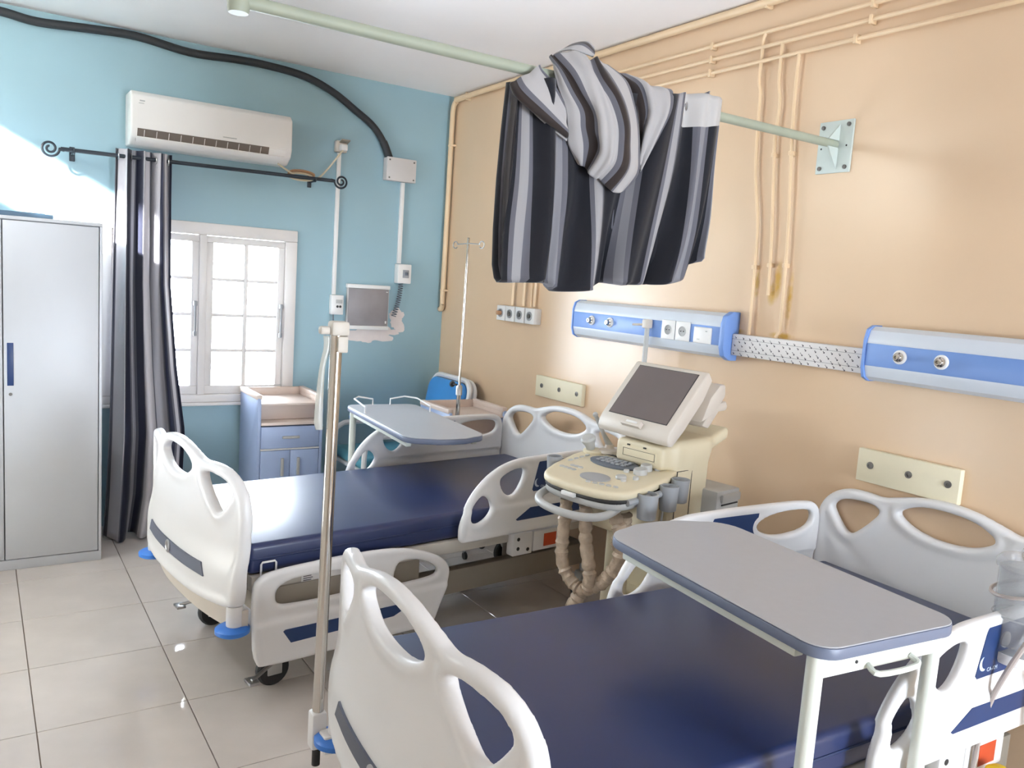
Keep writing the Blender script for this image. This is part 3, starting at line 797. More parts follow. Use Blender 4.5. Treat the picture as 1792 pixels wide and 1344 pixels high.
# --- blue chair in the corner, facing along the window wall
ch = thing('chair', 'white framed armchair with bright blue padded back in the room corner', 'chair', (2.40, 4.98, 0))
def rrect(w, h, r, n=6):
    pts = []
    for (cx, cy, a0) in ((w / 2 - r, h / 2 - r, 0), (-w / 2 + r, h / 2 - r, 90), (-w / 2 + r, -h / 2 + r, 180), (w / 2 - r, -h / 2 + r, 270)):
        for k in range(n + 1):
            a = math.radians(a0 + 90 * k / n); pts.append((cx + r * math.cos(a), cy + r * math.sin(a)))
    return pts
Mb = Matrix.Translation((.335, 0, .70)) @ Matrix.Rotation(math.radians(10), 4, 'Y')
b = MB(); m2 = MB(); m2.prism(rrect(.50, .50, .09), -.028, .028, 'x', .016, 3); b.add(m2.v, m2.f, Mb); b.build('backrest', 'chair_blue', ch)
b = MB(); b.tube([Mb @ Vector((.02, y, z)) for y, z in rrect(.54, .54, .10)], .019, 8, closed=True); b.build('back_frame', 'plastic_white', ch)
b = MB(); b.tube([Mb @ Vector((.065, y, z)) for y, z in rrect(.53, .53, .10)], .017, 8, closed=True); b.build('back_frame', 'plastic_white', ch)
b = MB(); b.bb((-.37, -.25, .405), (.28, .25, .475), .025, 3); b.build('seat', 'chair_teal', ch)
b = MB(); b.bb((-.365, -.245, .375), (.28, .245, .404), .008); b.build('seat_frame', 'plastic_white', ch)
for s in (-1, 1):
    b = MB(); b.tube(crom([(-.36, s * .275, .02), (-.36, s * .275, .40), (-.35, s * .275, .55), (-.30, s * .275, .605), (-.22, s * .275, .62), (.10, s * .275, .62), (.30, s * .275, .62)], 5), .018, 8); b.build('arm_frame', 'plastic_white', ch)
    b = MB(); b.bb((-.24, s * .275 - .03, .637), (.18, s * .275 + .03, .665), .01, 2); b.build('armrest_pad', 'chair_blue', ch)
    b = MB(); b.tube([(.30, s * .275, .62), (.33, s * .275, .3), (.34, s * .275, .0)], .017, 8); b.build('leg', 'plastic_white', ch)
    b = MB(); b.cyl((-.36, s * .275, 0), (-.36, s * .275, .022), .022, n=12); b.build('foot', 'rubber_black', ch)

# --- slim drip stand beside the far bed
dsx, dsy = 2.425, 4.225
ds = thing('drip_stand', 'slim chrome drip stand with two wire loops near the room corner', 'drip stand', (dsx, dsy, 0))
b = MB(); b.cyl((0, 0, .05), (0, 0, 1.0), .0125, n=12); b.build('lower_pole', 'chrome', ds)
b = MB(); b.cyl((.0, 0, .95), (.004, 0, 1.895), .0075, n=10); b.build('upper_pole', 'chrome', ds)
b = MB(); b.lathe([(.019, 0), (.019, .05), (.013, .06)], (0, 0, .96), 14); b.build('collar', 'steel', ds)
b = MB(); b.cyl((-.01, .014, 1.02), (-.02, .04, 1.02), .006, n=8); b.lathe([(.006, 0), (.016, .003), (.02, .012), (.010, .02)], (-.02, .04, 1.02), 10, Matrix.Rotation(-math.pi / 2, 4, 'X')); b.build('clamp_knob', 'rubber_black', ds)
for s in (-1, 1):
    pts = [(.004, 0, 1.862), (.004, s * .10, 1.858), (.004, s * .13, 1.856)] + [(.004, s * (.155 - .027 * math.cos(a)), 1.853 + .02 * math.sin(a)) for a in np.linspace(0, 5.6, 14)]
    b = MB(); b.tube(pts, .0036, 6); b.build('hook', 'steel', ds)
b = MB(); b.lathe([(.02, 0), (.02, .03), (.012, .05)], (0, 0, .05), 14); b.build('hub', 'rubber_black', ds)
for k in range(5):
    a = k * 2 * math.pi / 5 + .9
    b = MB(); b.tube([(.015 * math.cos(a), .015 * math.sin(a), .072), (.17 * math.cos(a), .17 * math.sin(a), .055), (.2 * math.cos(a), .2 * math.sin(a), .04)], .01, 8); lg = b.build('leg', 'steel', ds)
    b = MB(); b.cyl((.2 * math.cos(a) - .008 * math.sin(a), .2 * math.sin(a) + .008 * math.cos(a), .022), (.2 * math.cos(a) + .008 * math.sin(a), .2 * math.sin(a) - .008 * math.cos(a), .022), .022, n=12); b.build('castor', 'rubber_black', lg)

# --- over-bed tables
def overbed_table(label, loc, rotz, L, W, z, legs_far, rails=False, front_r=.06):
    """local: long axis y (legs at one end), x across; origin on the floor below the table centre"""
    t = thing('overbed_table', label, 'table', loc, rotz, 'over-bed tables')
    # outline: rounded rectangle, free end slightly bowed
    e = -1 if legs_far < 0 else 1                   # y side that carries the legs
    hw, hl = W / 2, L / 2
    ctl = []
    def arc(cx, cy, r, a0, a1, n=6):
        for k in range(n + 1):
            a = math.radians(a0 + (a1 - a0) * k / n); ctl.append((cx + r * math.cos(a), cy + r * math.sin(a)))
    r1, r2 = front_r, .10
    ra, rb = (r2, r1) if e < 0 else (r1, r2)         # ra at +y end, rb at -y end
    bow = .035
    arc(hw - ra, hl - ra, ra, 0, 80 if e < 0 else 90)
    if e < 0: ctl += [(hw * .35, hl + bow * .8), (0, hl + bow), (-hw * .35, hl + bow * .8)]
    arc(-hw + ra, hl - ra, ra, 100 if e < 0 else 90, 180)
    arc(-hw + rb, -hl + rb, rb, 180, 260 if e > 0 else 270)
    if e > 0: ctl += [(-hw * .35, -hl - bow * .8), (0, -hl - bow), (hw * .35, -hl - bow * .8)]
    arc(hw - rb, -hl + rb, rb, 280 if e > 0 else 270, 360)
    b = MB(); b.prism(ctl, z - .0035, z, 'z', .0015, 1); b.build('tabletop', 'table_grey', t)
    sc = [(x * 1.004, y * 1.003) for x, y in ctl]
    b = MB(); b.prism(sc, z - .030, z - .0036, 'z', .004, 2); b.build('edge_band', 'table_edge', t, label='blue-grey edge band')
    zf = z - .0305; ins = .035
    for s in (-1, 1):
        b = MB(); b.bb((s * (hw - ins) - .014, -hl + .09, zf - .028), (s * (hw - ins) + .014, hl - .09, zf), .004); b.build('frame_rail', 'table_frame', t)
    ye = e * (hl - .045)
    b = MB(); b.bb((-hw + ins - .014, ye - .012, zf - .055), (hw - ins + .014, ye + .012, zf), .003); apron = b.build('apron', 'table_frame', t)
    b = MB(); b.cyl((-hw * .35, ye + e * .0125, zf - .032), (-hw * .35, ye + e * .014, zf - .032), .004, n=10); b.build('rivet', 'seam_dark', apron)
    b = MB(); b.tube(crom([(-.04, ye + e * .012, zf - .045), (-.035, ye + e * .04, zf - .055), (.09, ye + e * .04, zf - .055), (.10, ye + e * .012, zf - .045)], 4), .007, 8); b.build('release_lever', 'table_frame', apron)
    for s in (-1, 1):
        x = s * (hw - ins + .0)
        b = MB(); b.cyl((x, ye, .40), (x, ye, zf - .0), .019, n=16); b.build('leg', 'table_frame', t)
        b = MB(); b.cyl((x, ye, .07), (x, ye, .455), .0255, n=16); b.build('leg_sleeve', 'sleeve_grey', t)
        b = MB(); b.bb((x - .022, -hl * .55 if e < 0 else -hl * .75, .058), (x + .022, hl * .75 if e < 0 else hl * .55, .09), .006)
        b.bb((x - .022, min(ye, 0) - (.02 if e < 0 else 0), .058), (x + .022, max(ye, 0) + (.02 if e > 0 else 0), .0899), .006); ft = b.build('base_runner', 'table_frame', t)
        for yy in (ye, -ye * .7):
            b = MB(); b.cyl((x - .012, yy, .029), (x + .012, yy, .029), .029, n=16); b.build('castor', 'rubber_black', ft)
    b = MB(); b.bb((-hw + ins, ye - .015, .093), (hw - ins, ye + .015, .13), .004); b.build('cross_bar', 'table_frame', t)
    if rails:
        for s in (-1, 1):
            pts = [(s * (hw - .02), e * (hl - .30), z - .002), (s * (hw - .02), e * (hl - .30), z + .035), (s * (hw - .02), e * (hl - .10), z + .05), (s * (hw - .07), e * (hl - .02), z + .05), (s * (hw - .16), e * (hl - .02), z + .035), (s * (hw - .16), e * (hl - .02), z - .002)]
            b = MB(); b.tube(pts, .0048, 6); b.build('guard_rail', 'plastic_white', t)
    return t
overbed_table('grey topped over-bed table bridging the near bed in the foreground', (1.735, 1.365, 0), math.radians(-6), .84, .46, .936, -1)
overbed_table('pale over-bed table with wire guard rails across the far bed', (1.985, 3.955, 0), math.radians(-4.5), 1.02, .43, .875, 1, rails=True)

# ================================================================ HOSPITAL BEDS (local x from foot to head, y across, z up)
def smin(a, b, k): 
    h = np.clip(.5 + .5 * (b - a) / k, 0, 1); return b + (a - b) * h - k * h * (1 - h)

half = [(0, .974), (.10, .966), (.19, .944), (.255, .928), (.33, .931), (.405, .924), (.465, .893), (.505, .842), (.522, .77), (.520, .68), (.518, .55), (.512, .46), (.48, .425), (.30, .415), (0, .415)]
ctl_board = half + [(-y, z) for y, z in half[-2:0:-1]]
out_board = crom(ctl_board, 5, True)
hole_c = crom([(.175, .895), (.12, .925), (.05, .938), (-.05, .938), (-.12, .925), (-.175, .895), (-.165, .872), (-.11, .845), (-.04, .832), (.04, .832), (.11, .845), (.165, .872)], 4, True)
hole_l = crom([(.455, .842), (.43, .872), (.38, .887), (.31, .892), (.265, .882), (.258, .862), (.29, .82), (.34, .77), (.372, .752), (.40, .765), (.435, .805)], 4, True)
hole_r = [(-y, z) for y, z in hole_l][::-1]
def bow(y): return -.075 * (1 - np.minimum(1, np.abs(y) / .52) ** 2.4)
def board_fn(X, Y, Z, bow=bow, belly=True):
    U, W = Y[0], Z[0]
    d2 = poly_sd(U, W, out_board)
    hd = np.minimum(np.minimum(poly_sd(U, W, hole_c), poly_sd(U, W, hole_l)), poly_sd(U, W, hole_r))
    d = np.maximum(d2, -hd)
    t = .0135 + .0085 * np.exp(-((d + .016) / .022) ** 2) + .006 * np.clip((.60 - W) / .1, 0, 1)
    r = .012
    s_ = np.clip((.66 - W) / .14, 0, 1); s_ = .016 * s_ * s_ * (3 - 2 * s_) * (1 if belly else 0)
    q1 = d + r; q2 = np.abs(X - bow(U) + s_) - t + r
    return np.sqrt(np.maximum(q1, 0) ** 2 + np.maximum(q2, 0) ** 2) + np.minimum(np.maximum(q1, q2), 0) - r
BOARD = sdf_mesh('end_board', board_fn, (-.11, -.54, .40), (.04, .54, .99), .0085)
BOARD.materials.append(MATS['plastic_white'])
HBOARD = sdf_mesh('head_board', lambda X, Y, Z: board_fn(X, Y, Z, lambda y: .018 * (1 - np.minimum(1, np.abs(y) / .52) ** 2.4), False), (-.04, -.54, .40), (.05, .54, .99), .0085)
HBOARD.materials.append(MATS['plastic_white'])

def rail_fn(outline, holes, t0, ledge=None):
    def fn(X, Y, Z):
        U, W = X[:, 0, :], Z[:, 0, :]
        d = poly_sd(U, W, outline)
        for h in holes: d = np.maximum(d, -poly_sd(U, W, h))
        t = t0 + .004 * np.exp(-((d + .014) / .016) ** 2)
        off = np.zeros_like(U)
        if ledge: off = -.010 * np.clip((ledge - W) / .02, 0, 1)      # lower half stands a little proud
        d = d[:, None, :]; t = t[:, None, :]; off = off[:, None, :]; r = .010
        q1 = d + r; q2 = np.abs(Y - off) - t + r
        return np.sqrt(np.maximum(q1, 0) ** 2 + np.maximum(q2, 0) ** 2) + np.minimum(np.maximum(q1, q2), 0) - r
    return fn
head_out = crom([(.918, .545), (.925, .61), (.982, .722), (1.085, .812), (1.215, .858), (1.40, .868), (1.62, .870), (1.84, .868), (1.925, .852), (1.955, .80), (1.958, .68), (1.955, .56), (1.93, .522), (1.70, .518), (1.30, .516), (.96, .515), (.928, .522)], 5, True)
hA = crom([(1.035, .712), (1.075, .692), (1.088, .655), (1.062, .615), (1.012, .592), (.978, .605), (.975, .64), (.998, .683)], 4, True)
hB = crom([(1.135, .782), (1.19, .810), (1.245, .818), (1.272, .805), (1.265, .765), (1.235, .715), (1.198, .695), (1.160, .712), (1.135, .748)], 4, True)
hC = crom([(1.60, .795), (1.66, .822), (1.76, .834), (1.86, .832), (1.905, .818), (1.912, .785), (1.88, .757), (1.80, .742), (1.70, .742), (1.62, .765)], 4, True)
HEAD_RAIL = sdf_mesh('side_rail', rail_fn(head_out, (hA, hB, hC), .0125, .665), (.90, -.04, .50), (1.98, .04, .89), .0075)
HEAD_RAIL.materials.append(MATS['plastic_white'])
foot_out = crom([(.006, .30), (.006, .47), (.022, .515), (.07, .538), (.20, .548), (.40, .552), (.59, .545), (.72, .518), (.83, .470), (.878, .415), (.872, .35), (.835, .265), (.805, .195), (.77, .178), (.45, .180), (.08, .182), (.022, .205)], 5, True)
fL = crom([(.092, .445), (.102, .475), (.15, .497), (.25, .500), (.36, .498), (.42, .485), (.425, .44), (.40, .405), (.30, .398), (.15, .402), (.102, .415)], 4, True)
fR = crom([(.60, .40), (.605, .455), (.63, .485), (.70, .482), (.775, .455), (.815, .42), (.80, .395), (.70, .388), (.62, .388)], 4, True)
FOOT_RAIL = sdf_mesh('side_rail', rail_fn(foot_out, (fL, fR), .0125, .36), (-.02, -.04, .16), (.90, .04, .57), .0075)
FOOT_RAIL.materials.append(MATS['plastic_white'])
LOGO_TXT = text_mesh('CA-KM', .016, .0004)

def flat_plate(poly, y, t=.0025):
    b = MB(); b.prism(poly, y - t / 2, y + t / 2, 'y', .0006, 1); return b

def make_rail(bed, kind, side):
    """side -1: near rail, +1: far rail; outer face points away from the mattress"""
    y = side * .505
    o = link('side_rail', HEAD_RAIL if kind == 'head' else FOOT_RAIL, None, bed)
    o.location = (0, y, 0)
    if side > 0: o.scale = (1, -1, 1)
    fy = -.0230                          # on the outer (local -y) face of the lower, prouder half
    if kind == 'head':
        fu = -.0135
        b = flat_plate([(1.365, .846), (1.535, .846), (1.555, .83), (1.475, .712), (1.465, .705), (1.330, .703), (1.322, .712), (1.355, .842)], fu); b.build('label_plate', 'navy_inlay', o, label='navy label plate with a small white logo')
        b = flat_plate([(1.31, .632), (1.80, .632), (1.84, .590), (1.83, .580), (1.235, .578), (1.226, .584)], fy); b.build('inlay_strip', 'navy_inlay', o)
        b = flat_plate([(1.365, .842), (1.60, .842), (1.59, .765), (1.575, .752), (1.345, .752), (1.338, .762)], .0135); b.build('label_plate', 'navy_inlay', o)
        cr2 = [(x + .02, z + .05) for x, z in [(1.352 + .020 * math.cos(a), .742 + .020 * math.sin(a)) for a in np.linspace(math.radians(110), math.radians(290), 14)] + [(1.360 + .017 * math.cos(a), .746 + .019 * math.sin(a)) for a in np.linspace(math.radians(275), math.radians(125), 12)]]
        b = flat_plate(cr2, .0150, .0008); b.build('logo', 'logo_white', o)
        # crescent mark and lettering
        cr = [(1.352 + .020 * math.cos(a), .742 + .020 * math.sin(a)) for a in np.linspace(math.radians(110), math.radians(290), 14)] + [(1.360 + .017 * math.cos(a), .746 + .019 * math.sin(a)) for a in np.linspace(math.radians(275), math.radians(125), 12)]
        b = flat_plate(cr, fu - .0016, .0008); b.build('logo', 'logo_white', o)
        tx = link('lettering', LOGO_TXT, 'logo_white', o); tx.location = (1.395, fu - .0016, .722); tx.rotation_euler = (math.pi / 2, 0, 0)
        b = MB(); b.lathe([(.022, 0), (.022, .004), (.016, .006), (0, .006)], (1.44, fu - .001, .795), 18, Matrix.Rotation(math.pi / 2, 4, 'X')); b.build('angle_gauge', 'plastic_grey', o)
        # linkage and release below
        b = MB(); b.bb((1.245, .004, .395), (1.365, .055, .505), .008); b.bb((1.37, .006, .40), (1.56, .05, .500), .008); b.build('rail_bracket', 'plastic_white', o)
        b = MB(); b.bb((1.435, .0045, .418), (1.515, .0062, .480), .001); b.build('release_label', 'red_label', o, label='small red label')
        b = MB()
        for (x, z) in ((1.275, .475), (1.275, .43), (1.335, .42)): b.cyl((x, .0025, z), (x, .006, z), .009, n=12)
        b.build('bolt', 'seam_dark', o)
    else:
        b = flat_plate([(.128, .312), (.66, .308), (.69, .300), (.60, .262), (.152, .256), (.120, .306)], fy); b.build('inlay_strip', 'navy_inlay', o)
        b = MB(); b.bb((.10, .03, .28), (.75, .05, .46), .004); b.build('rail_bracket', 'frame_grey', o)
    return o

def castor(bed, x, y, sgn):
    c = MB(); c.bb((x - .035, y - .028, .10), (x + .035, y + .028, .165), .012); c.bb((x - .03, y - .030, .05), (x + .03, y - .022, .11), .004); c.bb((x - .03, y + .022, .05), (x + .03, y + .030, .11), .004)
    o = c.build('castor', 'plastic_grey', bed)
    w = MB(); R = .066
    w.lathe([(.040, -.018), (R - .008, -.018), (R, -.010), (R, .010), (R - .008, .018), (.040, .018)], (x, y, R), 26, Matrix.Rotation(math.pi / 2, 4, 'X')); w.build('tyre', 'rubber_black', o)
    w = MB(); w.lathe([(0, -.0205), (.012, -.0205), (.014, -.016), (.046, -.016), (.046, .016), (.014, .016), (.012, .0205), (0, .0205)], (x, y, R), 22, Matrix.Rotation(math.pi / 2, 4, 'X')); w.build('wheel_disc', 'wheel_grey', o)

def make_bed(label, loc, rotz):
    bed = thing('hospital_bed', label, 'bed', loc, rotz, 'hospital beds')
    # end boards
    fb = link('footboard', BOARD, None, bed); fb.location = (-.022, 0, -.005)
    hb = link('headboard', HBOARD, None, bed); hb.location = (1.985, 0, .008)
    # inlay strip on the footboard follows its bow
    b = MB(); n = 16; vs = []; fs = []
    for i in range(n + 1):
        y = -.315 + .63 * i / n; x = -.022 + float(bow(np.array(y))) - .0215 - .0155
        sl = .016 * (1 - abs(2 * i / n - 1) ** 8)
        for (dx, z) in ((-.0012, .545), (-.0012, .497), (.006, .497), (.006, .545)): vs.append((x + dx, y + (.012 if z < .52 else -.012) * (1 if i == n else -1 if i == 0 else 0), z))
    for i in range(n):
        for k in range(4):
            l = (k + 1) % 4; fs.append((4 * i + k, 4 * i + l, 4 * i + 4 + l, 4 * i + 4 + k))
    fs += [(0, 1, 2, 3), tuple(4 * n + k for k in (3, 2, 1, 0))]
    b.add(vs, fs); b.build('inlay_strip', 'slate_inlay', fb)
    for c in [x for x in bpy.data.objects if x.parent == fb]: c.location = (.022, 0, .005)
    b = MB(); b.lathe([(.026, 0), (.026, .004), (.020, .0055), (.018, .004), (0, .004)], (-.1135, 0, .526), 22, Matrix.Rotation(-math.pi / 2, 4, 'Y')); b.build('emblem', 'steel', fb)
    # lower end panel (sloping skirt)
    b = MB(); vs = []; fs = []; n = 20
    for i in range(n + 1):
        y = -.50 + 1.0 * i / n; x = -.020 + float(bow(np.array(y))) * .92
        for (dx, z) in ((-.016, .408), (-.010, .375), (.004, .318), (.022, .318), (.022, .408)): vs.append((x + dx, y, z))
    for i in range(n):
        for k in range(5):
            l = (k + 1) % 5; fs.append((5 * i + k, 5 * i + l, 5 * i + 5 + l, 5 * i + 5 + k))
    fs += [(0, 1, 2, 3, 4), tuple(5 * n + k for k in (4, 3, 2, 1, 0))]
    b.add(vs, fs); b.build('end_skirt', 'plastic_beige', bed)
    # corner posts and bumpers
    for s in (-1, 1):
        b = MB(); b.cyl((-.045, s * .475, .350), (-.045, s * .475, .425), .030, n=20); b.build('corner_socket', 'plastic_white', bed)
        b = MB(); b.lathe([(0, 0), (.05, 0), (.062, .008), (.062, .022), (.05, .030), (0, .032)], (-.052, s * .475, .318), 24); b.build('bumper_wheel', 'bumper_blue', bed, label='blue corner bumper wheel')
        b = MB(); b.cyl((1.985, s * .550, .36), (1.985, s * .550, .46), .022, n=16); b.build('drip_pole_socket', 'plastic_white', bed)
        b = MB(); b.bb((1.97, min(s * .43, s * .53), .38), (2.0, max(s * .43, s * .53), .42), .004); b.build('socket_arm', 'frame_beige', bed)
    # mattress with piped edge
    b = MB(); b.bb((.012, -.452, .515), (1.955, .452, .632), .022, 4)
    mt = b.build('mattress', 'vinyl_navy', bed)
    ed = rrect(1.943, .904, .03, 4)
    b = MB(); b.tube([(x + .9835, y, .575) for x, y in ed], .0045, 6, closed=True); b.build('piping', 'vinyl_side', mt)
    # frame
    b = MB()
    for s in (-1, 1): b.bb((.02, s * .44 - .022, .455), (1.955, s * .44 + .022, .512), .004)
    for x in (.05, .55, 1.0, 1.45, 1.95): b.bb((x - .02, -.418, .465), (x + .02, .418, .505), .003)
    b.build('deck_frame', 'frame_beige', bed)
    for k, (a, c) in enumerate(((.06, .52), (.56, .98), (1.03, 1.42), (1.47, 1.93))):
        b = MB(); b.bb((a, -.40, .5065), (c, .40, .5142), .001); b.build('deck_panel', 'frame_beige', bed)
    b = MB()
    for s in (-1, 1): b.bb((.16, s * .33 - .028, .215), (1.90, s * .33 + .028, .328), .006)
    b.bb((.16, -.302, .235), (.22, .302, .315), .004); b.bb((1.84, -.302, .235), (1.90, .302, .315), .004)
    b.build('base_frame', 'frame_grey', bed)
    for x in (.42, 1.60):
        b = MB(); b.bb((x - .05, -.16, .325), (x + .05, -.08, .455), .006); b.bb((x - .05, .08, .325), (x + .05, .16, .455), .006); b.build('lift_column', 'frame_grey', bed)
    b = MB(); b.cyl((.75, 0, .30), (1.35, 0, .42), .03, n=14); b.bb((.58, -.05, .24), (.76, .05, .33), .01); b.build('actuator', 'rubber_black', bed)
    for (x, y) in ((.17, -.33), (.17, .33), (1.89, -.33), (1.89, .33)):
        castor(bed, x, y, 1)
        b = MB(); b.cyl((x, y, .16), (x, y, .232), .018, n=12); b.build('castor_stem', 'steel', bed)
    # brake pedal at the foot
    for s in (-1, 1):
        b = MB(); b.tube([(.17, s * .36, .11), (.10, s * .40, .10), (.05, s * .42, .085)], .008, 8); b.bb((.03, s * .42 - .03, .075), (.07, s * .42 + .03, .088), .004); b.build('brake_pedal', 'steel', bed)
    for s in (-1, 1):
        make_rail(bed, 'head', s); make_rail(bed, 'foot', s)
    # wire mattress keeper
    for s in (-1, 1):
        b = MB(); b.tube([(.055, s * .462, .49), (.055, s * .462, .556), (.06, s * .462, .563), (.108, s * .462, .563), (.113, s * .462, .556), (.113, s * .462, .49)], .004, 6); b.build('mattress_keeper', 'plastic_white', bed)
    return bed
far_bed = make_bed('white hospital bed with navy mattress nearer the window', (.765, 3.358, 0), math.radians(6.5))
near_bed = make_bed('white hospital bed with navy mattress under the foreground table', (.874, 1.572, 0), math.radians(-2.5))
# printed instruction label seen through the lowered rail of the far bed
b = MB(); b.bb((.215, -.466, .432), (.44, -.4645, .497), .0); o = b.build('paper_label', 'paper', far_bed, smooth=False, label='white printed instruction label')
b = MB()
for k in range(4): b.bb((.223, -.4672, .487 - k * .008), (.262 - .006 * (k % 2), -.4662, .490 - k * .008))
for k in range(9): b.bb((.225 + k * .018, -.4672, .444 + .002 * (k > 2)), (.234 + k * .018, -.4662, .449))
b.build('printed_text', 'ink', o, smooth=False)

# --- drip pole clamped to the foot of the near bed
dp_ = thing('drip_pole', 'tall chrome drip pole clamped at the foot of the near bed', 'drip pole', (.806, 2.104, 0))
lean = (.016, .012)
def lp(z): return (lean[0] * (z - .3) / 1.2, lean[1] * (z - .3) / 1.2, z)
b = MB(); b.cyl(lp(.315), lp(1.505), .0165, n=20); b.build('pole', 'chrome', dp_)
b = MB(); b.cyl((0, 0, .235), (0, 0, .32), .012, n=12); b.build('pole_end', 'rubber_black', dp_)
b = MB(); b.bb((-.022, -.022, .29), (.022, .022, .40), .008); b.bb((-.005, -.075, .30), (.045, -.0222, .355), .008); b.build('clamp', 'plastic_white', dp_)
tp = lp(1.505)
b = MB(); b.bb((tp[0] - .022, tp[1] - .022, 1.475), (tp[0] + .030, tp[1] + .020, 1.515), .008); b.bb((tp[0] - .05, tp[1] - .012, 1.478), (tp[0] - .0215, tp[1] + .012, 1.50), .006); b.bb((tp[0] - .004, tp[1] - .0225, 1.43), (tp[0] + .026, tp[1] + .018, 1.4745), .004); b.build('top_clamp', 'frame_beige', dp_)
S = []
for z, dx, w in ((1.474, -.020, .026), (1.44, -.020, .022), (1.40, -.030, .016), (1.35, -.034, .018), (1.29, -.036, .022), (1.24, -.036, .024), (1.215, -.032, .020)):
    q = lp(z); S.append([(q[0] + dx - w / 2, q[1] + .012, z), (q[0] + dx, q[1] + .004, z), (q[0] + dx + w / 2, q[1] + .014, z)])
P = np.array([crom(r, 5) for r in S]); P = np.stack([crom(P[:, k], 5) for k in range(P.shape[1])], 0)
o = link('plastic_sleeve', grid_mesh('plastic_sleeve', P), 'film_plastic', dp_); add_solid(o, .002)
# --- drip pole in the head socket of the far bed
cxh, cyh = .765 + 1.985 * math.cos(math.radians(6.5)) + .550 * math.sin(math.radians(6.5)), 3.358 + 1.985 * math.sin(math.radians(6.5)) - .550 * math.cos(math.radians(6.5))
d2 = thing('drip_pole', 'pale drip pole standing behind the tilted monitor by the far headboard', 'drip pole', (cxh, cyh, 0))
b = MB(); b.cyl((0, 0, .463), (0, 0, 1.0), .0135, n=14); b.build('lower_pole', 'steel', d2)
b = MB(); b.cyl((0, 0, .98), (0, 0, 1.475), .0125, n=14); b.build('upper_pole', 'plastic_grey', d2)
b = MB(); b.bb((-.02, -.018, 1.47), (.02, .022, 1.515), .007); b.cyl((-.02, .02, 1.487), (-.02, .085, 1.482), .006, n=8); b.build('top_hook', 'plastic_beige', d2)

# ================================================================ CURTAIN RAIL AND THE BUNDLED CURTAIN
rl = thing('curtain_rail', 'pale green tubular curtain rail crossing the room to the peach wall', 'curtain rail')
RLY, RLZ = 2.138, 2.287
b = MB(); b.cyl((.53, RLY, RLZ + .0), (XW - .012, RLY, RLZ), .0165, n=16); b.build('rail_tube', 'rail_green', rl)
b = MB(); b.bb((XW - .010, 2.066, 2.176), (XW, 2.222, 2.381), .001); pt = b.build('wall_plate', 'plate_green', rl)
for (y, z) in ((2.086, 2.362), (2.203, 2.358), (2.086, 2.196), (2.203, 2.196)):
    b = MB(); b.lathe([(.0085, 0), (.0085, .005), (.004, .007), (0, .007)], (XW - .010, y, z), 12, Matrix.Rotation(-math.pi / 2, 4, 'Y')); b.build('bolt', 'bolt_grey', pt)
for (y, z) in ((2.089, 2.280), (2.205, 2.275)):
    b = MB(); b.cyl((XW - .0105, y, z), (XW - .0095, y, z), .004, n=8); b.build('hole', 'seam_dark', pt)
b = MB(); b.prism([(XW - .0101, 2.366), (XW - .075, RLZ + .014), (XW - .0101, RLZ + .014)], RLY - .0135, RLY - .0075, 'y'); b.prism([(XW - .0101, RLZ - .014), (XW - .075, RLZ - .014), (XW - .0101, 2.188)], RLY - .0135, RLY - .0075, 'y'); b.build('gusset', 'plate_green', rl, smooth=False)
b = MB(); b.cyl((.545, RLY, RLZ - .012), (.545, RLY, ZC), .011, n=12); b.lathe([(.024, -.03), (.027, -.02), (.027, .02), (.018, .035)], (.545, RLY, RLZ), 16); b.bb((.505, RLY - .04, ZC - .008), (.585, RLY + .04, ZC), .002); b.build('ceiling_hanger', 'rail_green', rl)

BUNDLE =  [[(1.485, 2.13, 2.339), (1.467, 2.1, 2.3), (1.477, 2.085, 2.245), (1.506, 2.08, 2.19), (1.518, 2.08, 2.141), (1.533, 2.085, 2.083), (1.584, 2.09, 2.034)], [(1.462, 2.11, 2.34), (1.487, 2.06, 2.284), (1.525, 2.045, 2.23), (1.57, 2.04, 2.178), (1.578, 2.035, 2.127), (1.598, 2.04, 2.079), (1.593, 2.07, 2.016)], [(1.532, 2.1, 2.359), (1.543, 2.035, 2.299), (1.57, 2.015, 2.234), (1.596, 2.005, 2.169), (1.61, 2.0, 2.107), (1.619, 2.01, 2.049), (1.608, 2.05, 1.992)], [(1.61, 2.1, 2.359), (1.591, 2.03, 2.282), (1.621, 2.0, 2.224), (1.651, 1.99, 2.155), (1.659, 1.99, 2.092), (1.658, 2.0, 2.032), (1.64, 2.045, 1.981)], [(1.644, 2.12, 2.364), (1.654, 2.05, 2.306), (1.689, 2.02, 2.234), (1.711, 2.01, 2.167), (1.72, 2.01, 2.103), (1.732, 2.02, 2.028), (1.7, 2.05, 1.954)], [(1.716, 2.15, 2.366), (1.758, 2.1, 2.314), (1.775, 2.07, 2.234), (1.789, 2.06, 2.163), (1.802, 2.06, 2.083), (1.8, 2.06, 2.026), (1.757, 2.065, 1.969)]]
FLAP =  [[(1.421, 2.11, 2.3), (1.425, 2.1, 2.284), (1.46, 2.085, 2.25), (1.511, 2.08, 2.191)], [(1.379, 2.1, 2.271), (1.385, 2.075, 2.243), (1.434, 2.065, 2.201), (1.508, 2.07, 2.142)], [(1.326, 2.1, 2.232), (1.333, 2.075, 2.196), (1.404, 2.06, 2.149), (1.514, 2.07, 2.104)], [(1.336, 2.11, 2.223), (1.354, 2.09, 2.182), (1.43, 2.08, 2.131), (1.52, 2.08, 2.091)]]
